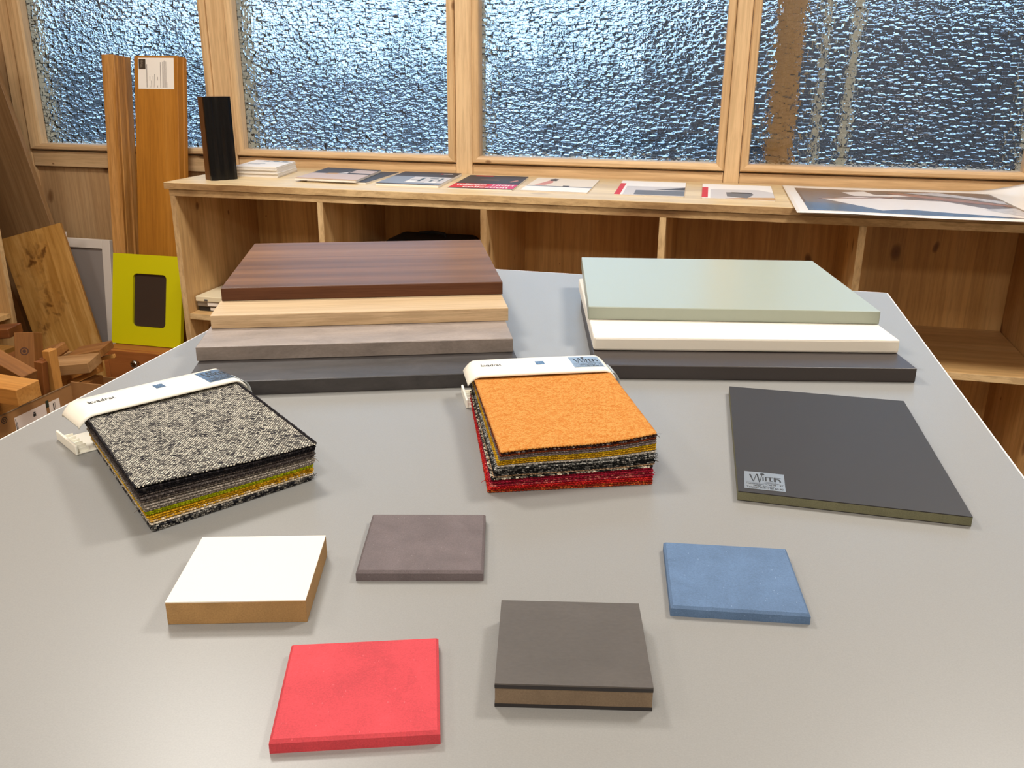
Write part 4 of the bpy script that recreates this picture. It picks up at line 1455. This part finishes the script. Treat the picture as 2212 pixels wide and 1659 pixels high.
B_MATS = [wood('offcut_pine', (158, 102, 42), (186, 128, 60), (202, 148, 80), 'x', 50, .06, .6),
          wood('offcut_larch', (104, 64, 26), (134, 86, 38), (154, 106, 54), 'x', 50, .06, .6, .8, 14, knot_col=(60, 30, 18)),
          wood('offcut_oak', (122, 82, 30), (150, 104, 42), (168, 124, 60), 'x', 50, .06, .6),
          wood('offcut_red', (94, 50, 18), (122, 70, 28), (142, 86, 40), 'x', 50, .06, .5),
          wood('offcut_grey', (120, 84, 48), (150, 110, 66), (170, 130, 86), 'x', 50, .06, .6)]
BG = 'wood offcuts in the cardboard box'


def block(label, p0, p1, w, h, mat, roll=0.0, bev=.0015):
    p0, p1 = Vector(p0), Vector(p1)
    p0.z += T
    p1.z += T
    x = (p1 - p0).normalized()
    up = Vector((0, 0, 1)) if abs(x.z) < .9 else Vector((0, -1, 0))
    y = up.cross(x).normalized()
    z = x.cross(y)
    q = Matrix.Rotation(roll, 3, x)
    y, z = q @ y, q @ z
    L_ = (p1 - p0).length
    mm = Matrix((x, y, z)).transposed().to_4x4()
    mm.translation = p0
    o_ = obj('wood_offcut', box(0, L_, -w / 2, w / 2, -h / 2, h / 2, bev, 1), mat)
    o_.matrix_world = mm
    return tag(o_, label, 'wood offcut', BG)
# hidden bearing layer
for q, d_ in enumerate((1.56, 1.68, 1.80, 1.92, 2.04, 2.16, 2.28)):
    block('flat offcut low in the box under the other offcuts', (-2.395, d_, -.588), (-1.935 - .01 * (q % 3), d_ + .01, -.588), .075, .060, B_MATS[q % 5])
for q, s_ in enumerate((-2.33, -2.22, -2.11, -2.00)):
    block('long flat offcut crossing the low ones in the box', (s_, 1.49, -.527), (s_ + .01, 2.36, -.527), .070, .058, B_MATS[(q + 2) % 5])
block('short pale offcut under the two stacked beams', (-2.10, 1.82, -.470), (-1.95, 1.82, -.470), .10, .05, B_MATS[4])
block('upper long square beam pointing to the table with its end showing', (-2.25, 1.945, -.255), (-1.808, 1.895, -.417), .050, .038, B_MATS[1], .1)
block('lower long beam with pale top lying across the box rim', (-2.20, 1.83, -.405), (-1.722, 1.795, -.413), .075, .045, B_MATS[0], .05)
kb = block('upright thick block with a dark ringed knot', (-2.022, 2.125, -.494), (-2.036, 2.160, -.378), .056, .062, B_MATS[1], .35)
block('flat slab lying on top at the far left of the pile', (-2.36, 2.11, -.402), (-2.090, 2.17, -.378), .075, .028, B_MATS[3])
block('yellowish block under the flat slab at the left of the pile', (-2.30, 2.055, -.460), (-2.070, 2.075, -.452), .050, .070, B_MATS[2], .05)
block('thin upright red brown stick, left of the three in the box', (-1.885, 2.035, -.618), (-1.879, 2.035, -.405), .018, .028, B_MATS[3])
block('upright reddish stick in front of the taller one', (-1.882, 2.000, -.618), (-1.872, 2.012, -.408), .028, .022, B_MATS[3])
block('tallest thin upright stick with pale end', (-1.8665, 2.045, -.618), (-1.8665, 2.045, -.383), .024, .032, B_MATS[0])
block('small rounded brown block right of the knotty block', (-2.050, 2.225, -.470), (-1.990, 2.232, -.448), .070, .034, B_MATS[1], .1, .006)
block('wide flat offcut at the back right of the pile', (-1.995, 2.285, -.482), (-1.895, 2.315, -.462), .105, .024, B_MATS[1])
block('broad grey brown board end in the middle right of the pile', (-1.985, 2.150, -.479), (-1.838, 2.185, -.463), .085, .032, B_MATS[4], .08)
block('thin pale stick sticking out at the far right of the pile', (-2.010, 2.335, -.522), (-1.900, 2.352, -.498), .014, .012, B_MATS[0])
block('thin orange stick below the broad board end', (-1.960, 2.200, -.545), (-1.866, 2.228, -.503), .016, .012, B_MATS[0])
block('small pale block near the box corner', (-1.925, 2.105, -.545), (-1.878, 2.115, -.535), .030, .030, B_MATS[4])
block('small red offcut lying in front of the beams', (-1.99, 1.70, -.475), (-1.865, 1.76, -.488), .045, .022, B_MATS[3])

# ring of the knot, on the block's camera side
bm = bmesh.new()
for r0_, r1_ in ((.0, .0050), (.0085, .0115)):
    a_ = [bm.verts.new((.066 + r0_ * math.cos(q * math.pi / 10), r0_ * 1.1 * math.sin(q * math.pi / 10), 0)) for q in range(20)] if r0_ else None
    b_ = [bm.verts.new((.066 + r1_ * math.cos(q * math.pi / 10), r1_ * 1.1 * math.sin(q * math.pi / 10), 0)) for q in range(20)]
    if a_:
        for q in range(20):
            bm.faces.new((a_[q], a_[(q + 1) % 20], b_[(q + 1) % 20], b_[q]))
    else:
        bm.faces.new(b_)
xform(bm, Matrix.Translation((0, 0, .0312)))
obj('knot', bm, plain('dark_knot', (66, 36, 22), .6), kb)
